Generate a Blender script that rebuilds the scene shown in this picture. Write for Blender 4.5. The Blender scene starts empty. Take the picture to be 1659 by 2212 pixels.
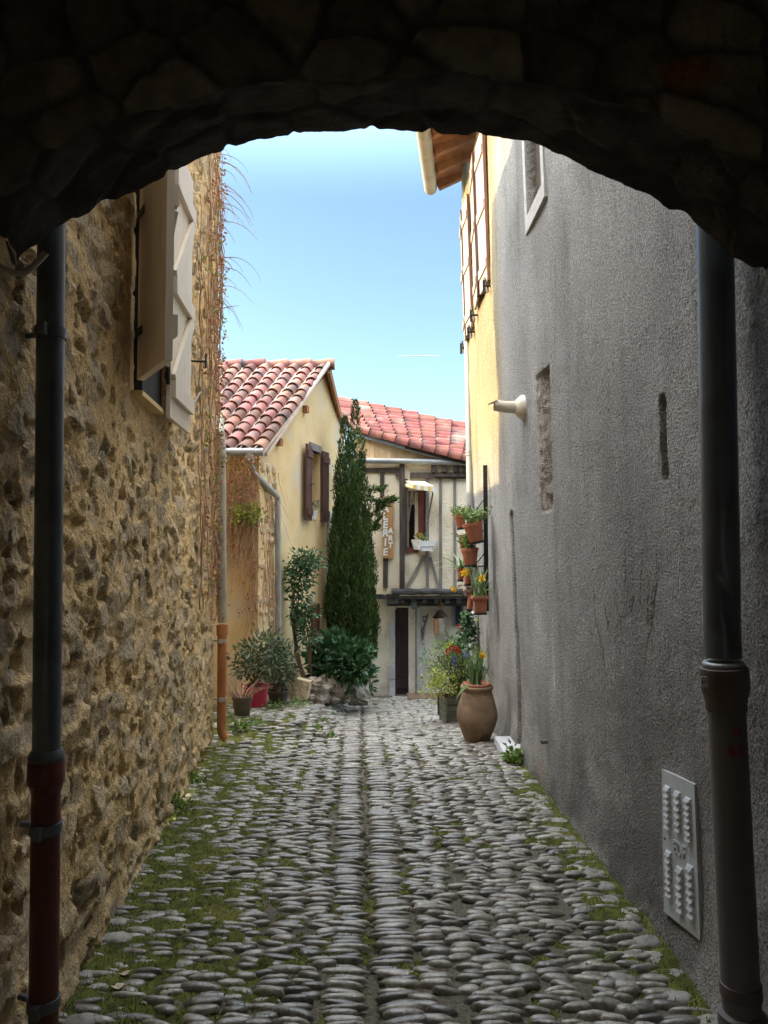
import bpy, math, random
import numpy as np
from mathutils import Vector, Matrix
random.seed(7); RNG = np.random.default_rng(11)
PI = math.pi
sc = bpy.context.scene
COL = sc.collection

# ------------------------------------------------------------------ camera model
FPX, CX, CY, HOR = 1600.0, 829.5, 1106.0, 1180.0      # photo measured on a 1659 x 2212 grid
CAMZ = 1.6
TH = math.atan((HOR - CY) / FPX)
def ray(px, py):
    u = (px - CX) / FPX; v = (CY - py) / FPX
    return Vector((u, math.cos(TH) - math.sin(TH) * v, math.sin(TH) + math.cos(TH) * v))
def at(px, py, Y):
    d = ray(px, py); return Vector((0, 0, CAMZ)) + d * (Y / d.y)
def gz(Y):
    Y = np.asarray(Y, float)
    return np.where(Y < 7, -0.04 * Y, np.where(Y < 13.5, -0.28 - 0.132 * (Y - 7), -0.28 - 0.132 * 6.5))
def g(Y): return float(gz(Y))
def bank(X, Y):
    X = np.asarray(X, float); Y = np.asarray(Y, float)
    t1 = np.clip((-0.50 - X) / 0.5, 0, 1); t2 = np.clip((Y - 6.9) / 0.7, 0, 1); return 0.20 * t1 * t1 * (3 - 2 * t1) * t2 * t2 * (3 - 2 * t2)
def onground(px, py):
    d = ray(px, py); a, b = 0.5, 20.0
    for _ in range(50):
        m = (a + b) / 2
        z = CAMZ + d.z * m / d.y
        if z > g(m) + float(bank(d.x * m / d.y, m)): a = m
        else: b = m
    return Vector((d.x * a / d.y, a, g(a) + float(bank(d.x * a / d.y, a))))
def XC(Y): return -0.04 - 0.036 * (np.asarray(Y) - 2.64)
def XL(Y): return -1.20 - 0.095 * (np.asarray(Y, float) - 2.73)
def XR(Y, zz):
    zz = np.asarray(zz, float)
    return 1.27 - 0.03 * zz - 0.010 * (np.asarray(Y, float) - 2.4) - 0.07 * np.exp(-np.maximum(zz, 0) / 0.13)
def rwall(px, py):
    d = ray(px, py); a, b = 0.5, 12.0
    for _ in range(50):
        m = (a + b) / 2; x = d.x * m / d.y; z = CAMZ + d.z * m / d.y
        if x < XR(m, z - g(m)): a = m
        else: b = m
    return Vector((d.x * a / d.y, a, CAMZ + d.z * a / d.y))
def lwall(px, py):
    d = ray(px, py); a, b = 0.5, 12.0
    for _ in range(50):
        m = (a + b) / 2
        if d.x * m / d.y > XL(m): a = m
        else: b = m
    return Vector((d.x * a / d.y, a, CAMZ + d.z * a / d.y))

# ------------------------------------------------------------------ numpy noise
def _hash(ix, iy, seed=0):
    h = (ix.astype(np.int64) * 374761393 + iy.astype(np.int64) * 668265263 + seed * 1274126177) & 0xffffffff
    h = ((h ^ (h >> 13)) * 1274126177) & 0xffffffff
    h = h ^ (h >> 16)
    return (h & 0xffffff) / float(0xffffff)
def vnoise(x, y, seed=0):
    ix = np.floor(x); iy = np.floor(y); fx = x - ix; fy = y - iy
    fx = fx * fx * (3 - 2 * fx); fy = fy * fy * (3 - 2 * fy)
    a = _hash(ix, iy, seed); b = _hash(ix + 1, iy, seed); c = _hash(ix, iy + 1, seed); d = _hash(ix + 1, iy + 1, seed)
    return (a * (1 - fx) + b * fx) * (1 - fy) + (c * (1 - fx) + d * fx) * fy
def fbm(x, y, seed=0, octv=4):
    s = 0; amp = 0.5; t = 0
    for o in range(octv):
        s = s + amp * vnoise(x * 2 ** o + 17.3 * o, y * 2 ** o - 9.1 * o, seed + o); t += amp; amp *= 0.5
    return s / t
def worley(x, y, seed=0):
    ix = np.floor(x); iy = np.floor(y)
    f1 = np.full(x.shape, 9.0); f2 = np.full(x.shape, 9.0); cx = np.zeros(x.shape); cy = np.zeros(x.shape)
    for dx in (-1, 0, 1):
        for dy in (-1, 0, 1):
            jx = ix + dx; jy = iy + dy
            qx = jx + 0.1 + 0.8 * _hash(jx, jy, seed + 5); qy = jy + 0.1 + 0.8 * _hash(jx, jy, seed + 9)
            d = np.hypot(x - qx, y - qy); m = d < f1
            f2 = np.where(m, f1, np.minimum(f2, d)); f1 = np.where(m, d, f1)
            cx = np.where(m, jx, cx); cy = np.where(m, jy, cy)
    return f1, f2, cx, cy
def sstep(a, b, x):
    t = np.clip((x - a) / (b - a), 0, 1); return t * t * (3 - 2 * t)

# ------------------------------------------------------------------ materials
def newmat(name):
    m = bpy.data.materials.new(name); m.use_nodes = True
    nt = m.node_tree; return m, nt, nt.nodes['Principled BSDF']
def lin(c):
    return tuple(((v / 12.92) if v <= 0.04045 else ((v + 0.055) / 1.055) ** 2.4) for v in c)
def M(name, c1, c2=None, scale=6.0, rough=0.8, bump=0.0, bscale=40.0, metal=0.0, island=0.0, hue=0.0, spec=0.4,
      c3=None, scale3=1.5, stretch=None, attr=None, detail=5, bdist=0.01, grain=False, coat=0.0, transl=0.0, bdet=3):
    m, nt, bs = newmat(name); N = nt.nodes; L = nt.links
    tc = N.new('ShaderNodeTexCoord'); vec = tc.outputs['Object']
    if stretch:
        mp = N.new('ShaderNodeMapping'); mp.inputs['Scale'].default_value = stretch; L.new(vec, mp.inputs[0]); vec = mp.outputs[0]
    c2 = c2 or c1
    nz = N.new('ShaderNodeTexNoise'); nz.inputs['Scale'].default_value = scale; nz.inputs['Detail'].default_value = detail
    L.new(vec, nz.inputs['Vector'])
    rp = N.new('ShaderNodeValToRGB'); rp.color_ramp.elements[0].position = 0.32; rp.color_ramp.elements[1].position = 0.68
    rp.color_ramp.elements[0].color = (*c1, 1); rp.color_ramp.elements[1].color = (*c2, 1)
    L.new(nz.outputs['Fac'], rp.inputs[0]); out = rp.outputs[0]
    if attr:
        at_ = N.new('ShaderNodeAttribute'); at_.attribute_name = attr
        mx = N.new('ShaderNodeMix'); mx.data_type = 'RGBA'; mx.blend_type = 'MULTIPLY'; mx.inputs[0].default_value = 1.0
        L.new(out, mx.inputs[6]); L.new(at_.outputs['Color'], mx.inputs[7]); out = mx.outputs[2]
    if c3:
        n3 = N.new('ShaderNodeTexNoise'); n3.inputs['Scale'].default_value = scale3; n3.inputs['Detail'].default_value = 6
        L.new(vec, n3.inputs['Vector'])
        r3 = N.new('ShaderNodeValToRGB'); r3.color_ramp.elements[0].position = 0.52; r3.color_ramp.elements[1].position = 0.68
        L.new(n3.outputs['Fac'], r3.inputs[0])
        mx = N.new('ShaderNodeMix'); mx.data_type = 'RGBA'; L.new(r3.outputs[0], mx.inputs[0]); L.new(out, mx.inputs[6])
        mx.inputs[7].default_value = (*c3, 1); out = mx.outputs[2]
    if island:
        ge = N.new('ShaderNodeNewGeometry')
        hs = N.new('ShaderNodeHueSaturation')
        mr = N.new('ShaderNodeMapRange'); mr.inputs[3].default_value = 1 - island; mr.inputs[4].default_value = 1 + island
        L.new(ge.outputs['Random Per Island'], mr.inputs[0]); L.new(mr.outputs[0], hs.inputs['Value'])
        if hue:
            ml = N.new('ShaderNodeMath'); ml.operation = 'MULTIPLY'; ml.inputs[1].default_value = 37.7
            fr = N.new('ShaderNodeMath'); fr.operation = 'FRACT'
            L.new(ge.outputs['Random Per Island'], ml.inputs[0]); L.new(ml.outputs[0], fr.inputs[0])
            m2 = N.new('ShaderNodeMapRange'); m2.inputs[3].default_value = 0.5 - hue; m2.inputs[4].default_value = 0.5 + hue
            L.new(fr.outputs[0], m2.inputs[0]); L.new(m2.outputs[0], hs.inputs['Hue'])
        L.new(out, hs.inputs['Color']); out = hs.outputs[0]
    L.new(out, bs.inputs['Base Color'])
    bs.inputs['Roughness'].default_value = rough; bs.inputs['Metallic'].default_value = metal
    bs.inputs['Specular IOR Level'].default_value = spec
    if coat: bs.inputs['Coat Weight'].default_value = coat; bs.inputs['Coat Roughness'].default_value = 0.2
    if bump:
        b = N.new('ShaderNodeBump'); b.inputs['Strength'].default_value = bump; b.inputs['Distance'].default_value = bdist
        n4 = N.new('ShaderNodeTexNoise'); n4.inputs['Scale'].default_value = bscale; n4.inputs['Detail'].default_value = bdet; n4.inputs['Roughness'].default_value = .62
        L.new(vec, n4.inputs['Vector']); h = n4.outputs['Fac']
        if grain:
            vo = N.new('ShaderNodeTexVoronoi'); vo.inputs['Scale'].default_value = bscale * 0.8; L.new(vec, vo.inputs['Vector'])
            ad = N.new('ShaderNodeMath'); ad.operation = 'SUBTRACT'; L.new(h, ad.inputs[0]); L.new(vo.outputs['Distance'], ad.inputs[1]); h = ad.outputs[0]
        L.new(h, b.inputs['Height']); L.new(b.outputs[0], bs.inputs['Normal'])
    if transl:
        tr = N.new('ShaderNodeBsdfTranslucent'); L.new(out, tr.inputs[0])
        mxs = N.new('ShaderNodeMixShader'); mxs.inputs[0].default_value = transl
        L.new(bs.outputs[0], mxs.inputs[1]); L.new(tr.outputs[0], mxs.inputs[2])
        L.new(mxs.outputs[0], N['Material Output'].inputs[0])
    return m

MAT = {}
MAT['rubble'] = M('rubble_ochre', (0.78, 0.78, 0.78), (1.25, 1.25, 1.25), 45, 0.92, 0.8, 55, attr='Col', bdist=0.028, bdet=6, detail=6)
MAT['archstone'] = M('arch_stone', (0.07, 0.068, 0.066), (0.15, 0.143, 0.136), 9, 0.9, 0.8, 60, attr='Col', bdist=0.01)
MAT['roughcast'] = M('roughcast', (0.29, 0.276, 0.255), (0.86, 0.82, 0.765), 95, 0.95, 1.0, 95, attr='Col', bdist=0.09, detail=5, bdet=5)
MAT['cobble'] = M('cobble', (0.115, 0.104, 0.080), (0.30, 0.28, 0.235), 34, 0.28, 0.6, 110, island=0.5, hue=0.025, spec=0.8, bdist=0.005, detail=8)
MAT['edgestone'] = M('edge_stone', (0.22, 0.205, 0.18), (0.34, 0.325, 0.295), 25, 0.6, 0.5, 70, island=0.25, bdist=0.005)
MAT['earth'] = M('earth', (0.065, 0.058, 0.040), (0.17, 0.15, 0.11), 60, 0.95, 0.8, 120)
MAT['moss'] = M('moss', (0.042, 0.052, 0.009), (0.13, 0.15, 0.022), 18, 0.95, 0.9, 160, c3=(0.16, 0.15, 0.03), scale3=5)
MAT['mossblade'] = M('moss_blades', (0.065, 0.088, 0.014), (0.18, 0.205, 0.034), 6, 0.9, island=0.4, transl=0.2)
MAT['zinc'] = M('zinc_dark', (0.075, 0.09, 0.108), (0.125, 0.142, 0.165), 4, 0.40, 0.08, 14, metal=0.35, c3=(0.045, 0.05, 0.055), scale3=3, spec=0.5)
MAT['zincblue'] = M('zinc_blue', (0.10, 0.122, 0.15), (0.155, 0.182, 0.215), 4, 0.36, 0.08, 14, metal=0.45, c3=(0.075, 0.085, 0.095), scale3=3)
MAT['zinclight'] = M('zinc_light', (0.27, 0.28, 0.285), (0.38, 0.39, 0.395), 4, 0.45, 0.05, 20, metal=0.3)
MAT['zincwarm'] = M('zinc_warm', (0.36, 0.34, 0.27), (0.50, 0.47, 0.38), 5, 0.5, 0.1, 20, metal=0.2)
MAT['rustpipe'] = M('rust_brown_iron', (0.085, 0.022, 0.016), (0.13, 0.035, 0.024), 5, 0.45, 0.15, 30, c3=(0.05, 0.02, 0.016), scale3=3, stretch=(1, 1, .3))
MAT['clay'] = M('clay_orange', (0.36, 0.13, 0.045), (0.55, 0.24, 0.09), 7, 0.6, 0.2, 40, c3=(0.20, 0.09, 0.04), scale3=2.2, stretch=(1, 1, .35))
MAT['castgrey'] = M('cast_iron_grey', (0.105, 0.10, 0.102), (0.17, 0.158, 0.157), 4, 0.55, 0.2, 40, c3=(0.12, 0.075, 0.07), scale3=3.4, stretch=(1, 1, .3))
MAT['castrust'] = M('cast_iron_collar', (0.10, 0.075, 0.07), (0.17, 0.13, 0.12), 12, 0.65, 0.2, 50, c3=(0.10, 0.035, 0.03), scale3=9)
MAT['castwhite'] = M('white_enamel_pipe', (0.62, 0.64, 0.66), (0.75, 0.76, 0.78), 6, 0.5, 0.1, 40, c3=(0.30, 0.24, 0.2), scale3=9)
MAT['cream'] = M('cream_paint', (0.72, 0.63, 0.50), (0.82, 0.74, 0.61), 3, 0.5, 0.06, 60, stretch=(1, 1, .2))
MAT['whitepaint'] = M('white_paint', (0.74, 0.74, 0.72), (0.82, 0.82, 0.80), 4, 0.5, 0.04, 50)
MAT['iron'] = M('black_iron', (0.018, 0.018, 0.02), (0.04, 0.038, 0.038), 20, 0.5, 0.2, 60, metal=0.3)
MAT['gap'] = M('dark_interior', (0.012, 0.012, 0.014), None, 5, 0.8)
MAT['render'] = M('ochre_render', (0.66, 0.47, 0.23), (0.76, 0.58, 0.32), 2.5, 0.95, 0.7, 60, c3=(0.60, 0.52, 0.40), scale3=1.6, bdist=0.01)
MAT['barestone'] = M('bare_stone', (0.46, 0.36, 0.22), (0.66, 0.54, 0.36), 5, 0.95, 1.0, 18, bdist=0.04)
MAT['plaster'] = M('cream_plaster', (0.78, 0.66, 0.47), (0.88, 0.79, 0.62), 3, 0.95, 0.9, 26, c3=(0.64, 0.53, 0.37), scale3=2.6, bdist=0.02)
MAT['greyplaster'] = M('grey_plaster', (0.60, 0.56, 0.48), (0.74, 0.70, 0.61), 2.5, 0.95, 0.9, 20, c3=(0.52, 0.47, 0.38), scale3=1.7, bdist=0.015)
MAT['dressed'] = M('dressed_stone', (0.40, 0.41, 0.43), (0.54, 0.55, 0.57), 6, 0.85, 0.4, 40, island=0.12)
MAT['brownstone'] = M('brown_stone', (0.24, 0.20, 0.16), (0.42, 0.36, 0.30), 8, 0.9, 0.8, 26, island=0.22, bdist=0.02)
MAT['timber'] = M('old_timber', (0.045, 0.034, 0.028), (0.10, 0.078, 0.062), 14, 0.85, 0.6, 40, stretch=(1, 1, .2))
MAT['greytimber'] = M('weathered_timber', (0.15, 0.135, 0.12), (0.26, 0.24, 0.22), 14, 0.85, 0.6, 40, stretch=(1, 1, .2))
MAT['beam'] = M('charred_beam', (0.035, 0.033, 0.033), (0.10, 0.095, 0.095), 9, 0.85, 0.9, 26, bdist=0.02, stretch=(.4, 1, 1))
MAT['rafter'] = M('rafter_wood', (0.24, 0.10, 0.04), (0.38, 0.17, 0.075), 9, 0.7, 0.3, 30)
MAT['boards'] = M('pale_boards', (0.44, 0.29, 0.15), (0.62, 0.45, 0.26), 6, 0.75, 0.3, 30, c3=(0.30, 0.19, 0.1), scale3=3.5, stretch=(1, 1, .3), island=0.14)
MAT['signwood'] = M('sign_wood', (0.36, 0.18, 0.065), (0.50, 0.28, 0.115), 10, 0.6, 0.2, 30, stretch=(2, 2, .25))
MAT['brownpaint'] = M('brown_shutter_paint', (0.075, 0.034, 0.03), (0.12, 0.055, 0.048), 5, 0.45, 0.1, 50)
MAT['surround'] = M('window_surround', (0.40, 0.385, 0.36), (0.52, 0.50, 0.465), 14, 0.9, 0.8, 50)
MAT['palepaint'] = M('pale_shutter_paint', (0.36, 0.30, 0.235), (0.46, 0.39, 0.31), 4, 0.6, 0.1, 50, stretch=(1, 1, .2))
MAT['trim'] = M('brown_trim_paint', (0.17, 0.085, 0.062), (0.26, 0.135, 0.10), 5, 0.5)
MAT['door'] = M('door_paint', (0.034, 0.018, 0.022), (0.055, 0.030, 0.034), 5, 0.5, 0.2, 40, stretch=(3, 3, .3))
MAT['redwood'] = M('red_window_wood', (0.11, 0.028, 0.02), (0.16, 0.045, 0.03), 5, 0.5)
MAT['tile'] = M('roof_tile', (0.19, 0.085, 0.066), (0.32, 0.15, 0.118), 7, 0.85, 0.5, 50, island=0.48, hue=0.02, c3=(0.115, 0.10, 0.092), scale3=5.5, bdist=0.006)
MAT['tilered'] = M('roof_tile_red', (0.145, 0.042, 0.034), (0.22, 0.07, 0.056), 5, 0.8, 0.3, 50, island=0.28, hue=0.012, c3=(0.19, 0.145, 0.125), scale3=2.2, bdist=0.006)
MAT['mortar'] = M('pale_mortar', (0.55, 0.45, 0.38), (0.66, 0.56, 0.48), 9, 0.9, 0.4, 40)
MAT['flash'] = M('lead_flashing', (0.36, 0.42, 0.52), (0.44, 0.50, 0.60), 5, 0.45, metal=0.4)
MAT['terracotta'] = M('terracotta', (0.33, 0.115, 0.065), (0.43, 0.165, 0.095), 6, 0.75, 0.1, 60)
MAT['oldclay'] = M('old_clay_jar', (0.19, 0.118, 0.068), (0.32, 0.22, 0.135), 7, 0.85, 0.9, 60, c3=(0.12, 0.075, 0.045), scale3=4.5, bdist=0.01)
MAT['taupe'] = M('taupe_plastic', (0.12, 0.095, 0.075), (0.15, 0.12, 0.095), 4, 0.55)
MAT['darkpot'] = M('dark_pot', (0.055, 0.045, 0.04), (0.08, 0.065, 0.058), 4, 0.55)
MAT['pink'] = M('pink_plastic', (0.50, 0.035, 0.085), (0.58, 0.05, 0.11), 3, 0.4)
MAT['blackpot'] = M('black_plastic', (0.015, 0.017, 0.022), (0.025, 0.027, 0.032), 4, 0.45)
MAT['greywood'] = M('grey_crate_wood', (0.13, 0.125, 0.095), (0.22, 0.21, 0.17), 12, 0.85, 0.4, 40, stretch=(.3, 1, 1))
MAT['soil'] = M('soil', (0.035, 0.025, 0.018), (0.06, 0.045, 0.03), 40, 0.95, 0.8, 90)
MAT['steel'] = M('galvanised_steel', (0.44, 0.47, 0.49), (0.58, 0.61, 0.63), 7, 0.42, 0.1, 40, metal=0.15, c3=(0.36, 0.33, 0.29), scale3=5)
MAT['bark'] = M('bark', (0.10, 0.065, 0.04), (0.19, 0.13, 0.085), 20, 0.9, 0.6, 60)
MAT['vinestem'] = M('vine_stem', (0.33, 0.205, 0.125), (0.48, 0.32, 0.20), 10, 0.9, island=0.3)
MAT['redleaf'] = M('red_vine_leaf', (0.30, 0.10, 0.055), (0.42, 0.23, 0.11), 4, 0.7, island=0.4, hue=0.04, transl=0.25)
MAT['limeleaf'] = M('lime_vine_leaf', (0.22, 0.26, 0.05), (0.36, 0.36, 0.09), 4, 0.7, island=0.35, hue=0.03, transl=0.25)
MAT['cypress'] = M('cypress_leaf', (0.028, 0.062, 0.014), (0.085, 0.14, 0.034), 3.0, 0.8, island=0.5, hue=0.02, transl=0.15)
MAT['rhodo'] = M('glossy_leaf', (0.07, 0.105, 0.055), (0.16, 0.20, 0.10), 4, 0.4, island=0.5, hue=0.02, transl=0.15)
MAT['roseleaf'] = M('rose_leaf', (0.045, 0.11, 0.045), (0.085, 0.18, 0.07), 4, 0.45, island=0.4, transl=0.15)
MAT['bigleaf'] = M('broad_leaf', (0.028, 0.085, 0.032), (0.08, 0.17, 0.06), 5, 0.4, island=0.4, transl=0.1)
MAT['herb'] = M('herb_leaf', (0.12, 0.20, 0.04), (0.24, 0.34, 0.09), 4, 0.6, island=0.4, hue=0.02, transl=0.25)
MAT['yellowherb'] = M('euphorbia_leaf', (0.34, 0.40, 0.05), (0.50, 0.50, 0.08), 4, 0.6, island=0.3, transl=0.25)
MAT['strap'] = M('strap_leaf', (0.12, 0.21, 0.07), (0.24, 0.34, 0.14), 5, 0.5, island=0.3, transl=0.2)
MAT['drystem'] = M('dry_stem', (0.36, 0.22, 0.15), (0.48, 0.32, 0.22), 6, 0.9, island=0.3)
MAT['yellow'] = M('daffodil_yellow', (0.80, 0.50, 0.03), (0.85, 0.58, 0.06), 5, 0.6, transl=0.2)
MAT['orange'] = M('orange_flower', (0.75, 0.30, 0.03), (0.8, 0.42, 0.05), 5, 0.6)
MAT['redflower'] = M('red_flower', (0.42, 0.02, 0.025), (0.55, 0.04, 0.04), 5, 0.6, island=0.3)
MAT['blueflower'] = M('blue_flower', (0.08, 0.07, 0.42), (0.14, 0.12, 0.55), 5, 0.6, island=0.3)
MAT['whiteflower'] = M('white_flower', (0.7, 0.7, 0.66), None, 5, 0.6)
MAT['redpaint'] = M('red_paint', (0.26, 0.02, 0.03), (0.34, 0.03, 0.045), 20, 0.6)
MAT['black'] = M('black_ink', (0.02, 0.02, 0.02), None, 5, 0.6)
MAT['slate'] = M('slate', (0.10, 0.12, 0.14), (0.16, 0.18, 0.20), 10, 0.6, 0.3, 30)
MAT['awnyellow'] = M('awning_yellow', (0.70, 0.48, 0.12), (0.75, 0.55, 0.2), 8, 0.8)
MAT['straw'] = M('dry_straw', (0.26, 0.17, 0.09), (0.42, 0.30, 0.18), 12, 0.9, island=0.4)
MAT['doormat'] = M('brown_mat', (0.12, 0.075, 0.045), (0.18, 0.12, 0.075), 60, 0.95, 0.6, 200)
MAT['mailwood'] = M('mailbox_wood', (0.34, 0.17, 0.075), (0.46, 0.26, 0.13), 10, 0.6, 0.2, 30, stretch=(1, 1, .25))
MAT['dryleaf'] = M('pale_dry_leaf', (0.5, 0.42, 0.3), (0.66, 0.58, 0.46), 8, 0.8)
MAT['cable'] = M('pale_cable', (0.42, 0.40, 0.36), None, 5, 0.6)
def glass():
    m, nt, bs = newmat('window_glass'); bs.inputs['Base Color'].default_value = (0.03, 0.04, 0.05, 1)
    bs.inputs['Roughness'].default_value = 0.06; bs.inputs['Specular IOR Level'].default_value = 0.9; return m
MAT['glass'] = glass()

# ------------------------------------------------------------------ builders
def wloc(o):
    l = Vector((0, 0, 0))
    while o: l += o.location; o = o.parent
    return l
def link(name, me, mat, parent=None, smooth=False):
    o = bpy.data.objects.new(name, me); COL.objects.link(o)
    if parent:
        o.parent = parent; off = wloc(parent)
        me.transform(Matrix.Translation(-off))
    for m in (mat if isinstance(mat, (list, tuple)) else [mat]): me.materials.append(m)
    if smooth: me.polygons.foreach_set('use_smooth', np.ones(len(me.polygons), dtype=bool))
    me.update(); return o
def tag(o, label=None, cat=None, group=None, kind=None):
    if label: o['label'] = label
    if cat: o['category'] = cat
    if group: o['group'] = group
    if kind: o['kind'] = kind
    return o
def thing(name, label, cat, loc=(0, 0, 0), group=None):
    o = bpy.data.objects.new(name, None); COL.objects.link(o); o.location = loc; o.empty_display_size = 0.1
    return tag(o, label, cat, group)
def np_mesh(name, V, F):
    me = bpy.data.meshes.new(name); V = np.asarray(V, np.float32); F = np.asarray(F, np.int32)
    n, k = F.shape
    me.vertices.add(len(V)); me.vertices.foreach_set('co', V.ravel())
    me.loops.add(n * k); me.loops.foreach_set('vertex_index', F.ravel())
    me.polygons.add(n); me.polygons.foreach_set('loop_start', np.arange(0, n * k, k, dtype=np.int32))
    me.update(calc_edges=True); me.validate(); return me
def vcol(me, C):
    a = me.color_attributes.new('Col', 'FLOAT_COLOR', 'POINT')
    C = np.concatenate([np.asarray(C, np.float32), np.ones((len(C), 1), np.float32)], 1); a.data.foreach_set('color', C.ravel())
def grid_faces(nu, nv, flip=False):
    i, j = np.meshgrid(np.arange(nu - 1), np.arange(nv - 1), indexing='ij')
    a = (i * nv + j).ravel(); F = np.stack([a, a + nv, a + nv + 1, a + 1], 1)
    return F[:, ::-1] if flip else F
class MB:
    def __init__(s): s.v = []; s.f = []; s.mi = []
    def add(s, vs, fs, mi=0):
        b = len(s.v); s.v += [tuple(v) for v in vs]; s.f += [tuple(b + i for i in f) for f in fs]; s.mi += [mi] * len(fs); return s
    def obox(s, o, ax, ay, az, xr, yr, zr, mi=0, jit=0.0):
        o = Vector(o); ax, ay, az = Vector(ax), Vector(ay), Vector(az)
        J = lambda: random.uniform(-jit, jit) if jit else 0
        p = [o + ax * (x + J()) + ay * (y + J()) + az * (z + J()) for z in zr for y in yr for x in xr]
        return s.add(p, [(0, 2, 3, 1), (4, 5, 7, 6), (0, 1, 5, 4), (1, 3, 7, 5), (3, 2, 6, 7), (2, 0, 4, 6)], mi)
    def box(s, x, y, z, mi=0, jit=0.0): return s.obox((0, 0, 0), (1, 0, 0), (0, 1, 0), (0, 0, 1), x, y, z, mi, jit)
    def bar(s, p, q, w, d, up=(0, 0, 1), mi=0):
        p, q = Vector(p), Vector(q); a = (q - p); L = a.length; a.normalize(); b = a.cross(Vector(up))
        if b.length < 1e-4: b = a.cross(Vector((1, 0, 0)))
        b.normalize(); c = b.cross(a)
        return s.obox(p, a, b, c, (0, L), (-w / 2, w / 2), (-d / 2, d / 2), mi)
    def prism(s, poly, vec, mi=0):
        n = len(poly); poly = [Vector(p) for p in poly]; vec = Vector(vec)
        fs = [tuple(range(n))[::-1], tuple(range(n, 2 * n))] + [(i, (i + 1) % n, n + (i + 1) % n, n + i) for i in range(n)]
        return s.add(poly + [p + vec for p in poly], fs, mi)
    def tube(s, pts, r, seg=12, cap=True, mi=0, flat=None):
        pts = [Vector(p) for p in pts]; n = len(pts); rs = r if isinstance(r, (list, tuple)) else [r] * n
        vs = []; ref = None
        for i, p in enumerate(pts):
            t = (pts[min(i + 1, n - 1)] - pts[max(i - 1, 0)]).normalized()
            if ref is None: ref = t.orthogonal().normalized()
            ref = (ref - t * ref.dot(t))
            ref = ref.normalized() if ref.length > 1e-5 else t.orthogonal().normalized()
            b = t.cross(ref)
            for k in range(seg):
                a = 2 * PI * k / seg; vs.append(p + (ref * math.cos(a) + b * math.sin(a)) * rs[i])
        fs = [(i * seg + k, i * seg + (k + 1) % seg, (i + 1) * seg + (k + 1) % seg, (i + 1) * seg + k) for i in range(n - 1) for k in range(seg)]
        if cap: fs += [tuple(range(seg))[::-1], tuple(range((n - 1) * seg, n * seg))]
        return s.add(vs, fs, mi)
    def lathe(s, prof, c, seg=28, mi=0, sx=1.0, sy=1.0, rot=0.0):
        vs = []; c = Vector(c)
        for r, z in prof:
            for k in range(seg):
                a = 2 * PI * k / seg + rot; vs.append(c + Vector((r * math.cos(a) * sx, r * math.sin(a) * sy, z)))
        n = len(prof)
        fs = [(i * seg + k, i * seg + (k + 1) % seg, (i + 1) * seg + (k + 1) % seg, (i + 1) * seg + k) for i in range(n - 1) for k in range(seg)]
        fs += [tuple(range(seg))[::-1], tuple(range((n - 1) * seg, n * seg))]
        return s.add(vs, fs, mi)
    def rock(s, c, rx, ry, rz, seed=0, mi=0, rough=0.25):
        rnd = random.Random(seed); c = Vector(c); nu, nv = 9, 6; vs = []
        ph = [rnd.uniform(0, 6.28) for _ in range(6)]
        for j in range(nv + 1):
            th = PI * j / nv
            for i in range(nu):
                a = 2 * PI * i / nu
                k = 1 + rough * (0.6 * math.sin(2 * a + ph[0]) * math.sin(th) + 0.5 * math.sin(3 * a + ph[1] + 2 * th) + 0.4 * math.cos(3 * th + ph[2])) + rnd.uniform(-rough, rough) * 0.4
                e = lambda v: math.copysign(abs(v) ** 0.75, v)
                vs.append(c + Vector((rx * k * e(math.sin(th) * math.cos(a)), ry * k * e(math.sin(th) * math.sin(a)), rz * k * e(math.cos(th)))))
        fs = [(j * nu + i, j * nu + (i + 1) % nu, (j + 1) * nu + (i + 1) % nu, (j + 1) * nu + i) for j in range(nv) for i in range(nu)]
        return s.add(vs, fs, mi)
    def build(s, name, mat, parent=None, smooth=False, auto=None):
        me = bpy.data.meshes.new(name); me.from_pydata(s.v, [], s.f); me.update()
        import bmesh
        bm = bmesh.new(); bm.from_mesh(me); bmesh.ops.recalc_face_normals(bm, faces=bm.faces); bm.to_mesh(me); bm.free()
        o = link(name, me, mat, parent, smooth)
        if any(s.mi): me.polygons.foreach_set('material_index', np.array(s.mi, np.int32))
        if auto is not None:
            me.polygons.foreach_set('use_smooth', np.ones(len(me.polygons), dtype=bool)); me.set_sharp_from_angle(angle=math.radians(auto))
        return o
def text_mesh(name, body, size, origin, ax, az, mat, parent=None, extrude=0.002, bold=0.0, shear=0.0):
    cu = bpy.data.curves.new('lettering', 'FONT'); cu.body = body; cu.size = size; cu.extrude = extrude; cu.offset = bold; cu.shear = shear
    cu.align_x = 'CENTER'; cu.align_y = 'CENTER'
    t = bpy.data.objects.new('lettering', cu); COL.objects.link(t)
    dg = bpy.context.evaluated_depsgraph_get(); dg.update()
    me = bpy.data.meshes.new_from_object(t.evaluated_get(dg)); bpy.data.objects.remove(t)
    ax, az = Vector(ax).normalized(), Vector(az).normalized(); n = ax.cross(az)
    R = Matrix((ax, az, n)).transposed().to_4x4(); R.translation = Vector(origin)
    me.transform(R); me.materials.clear()
    return link(name, me, mat, parent)
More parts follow.
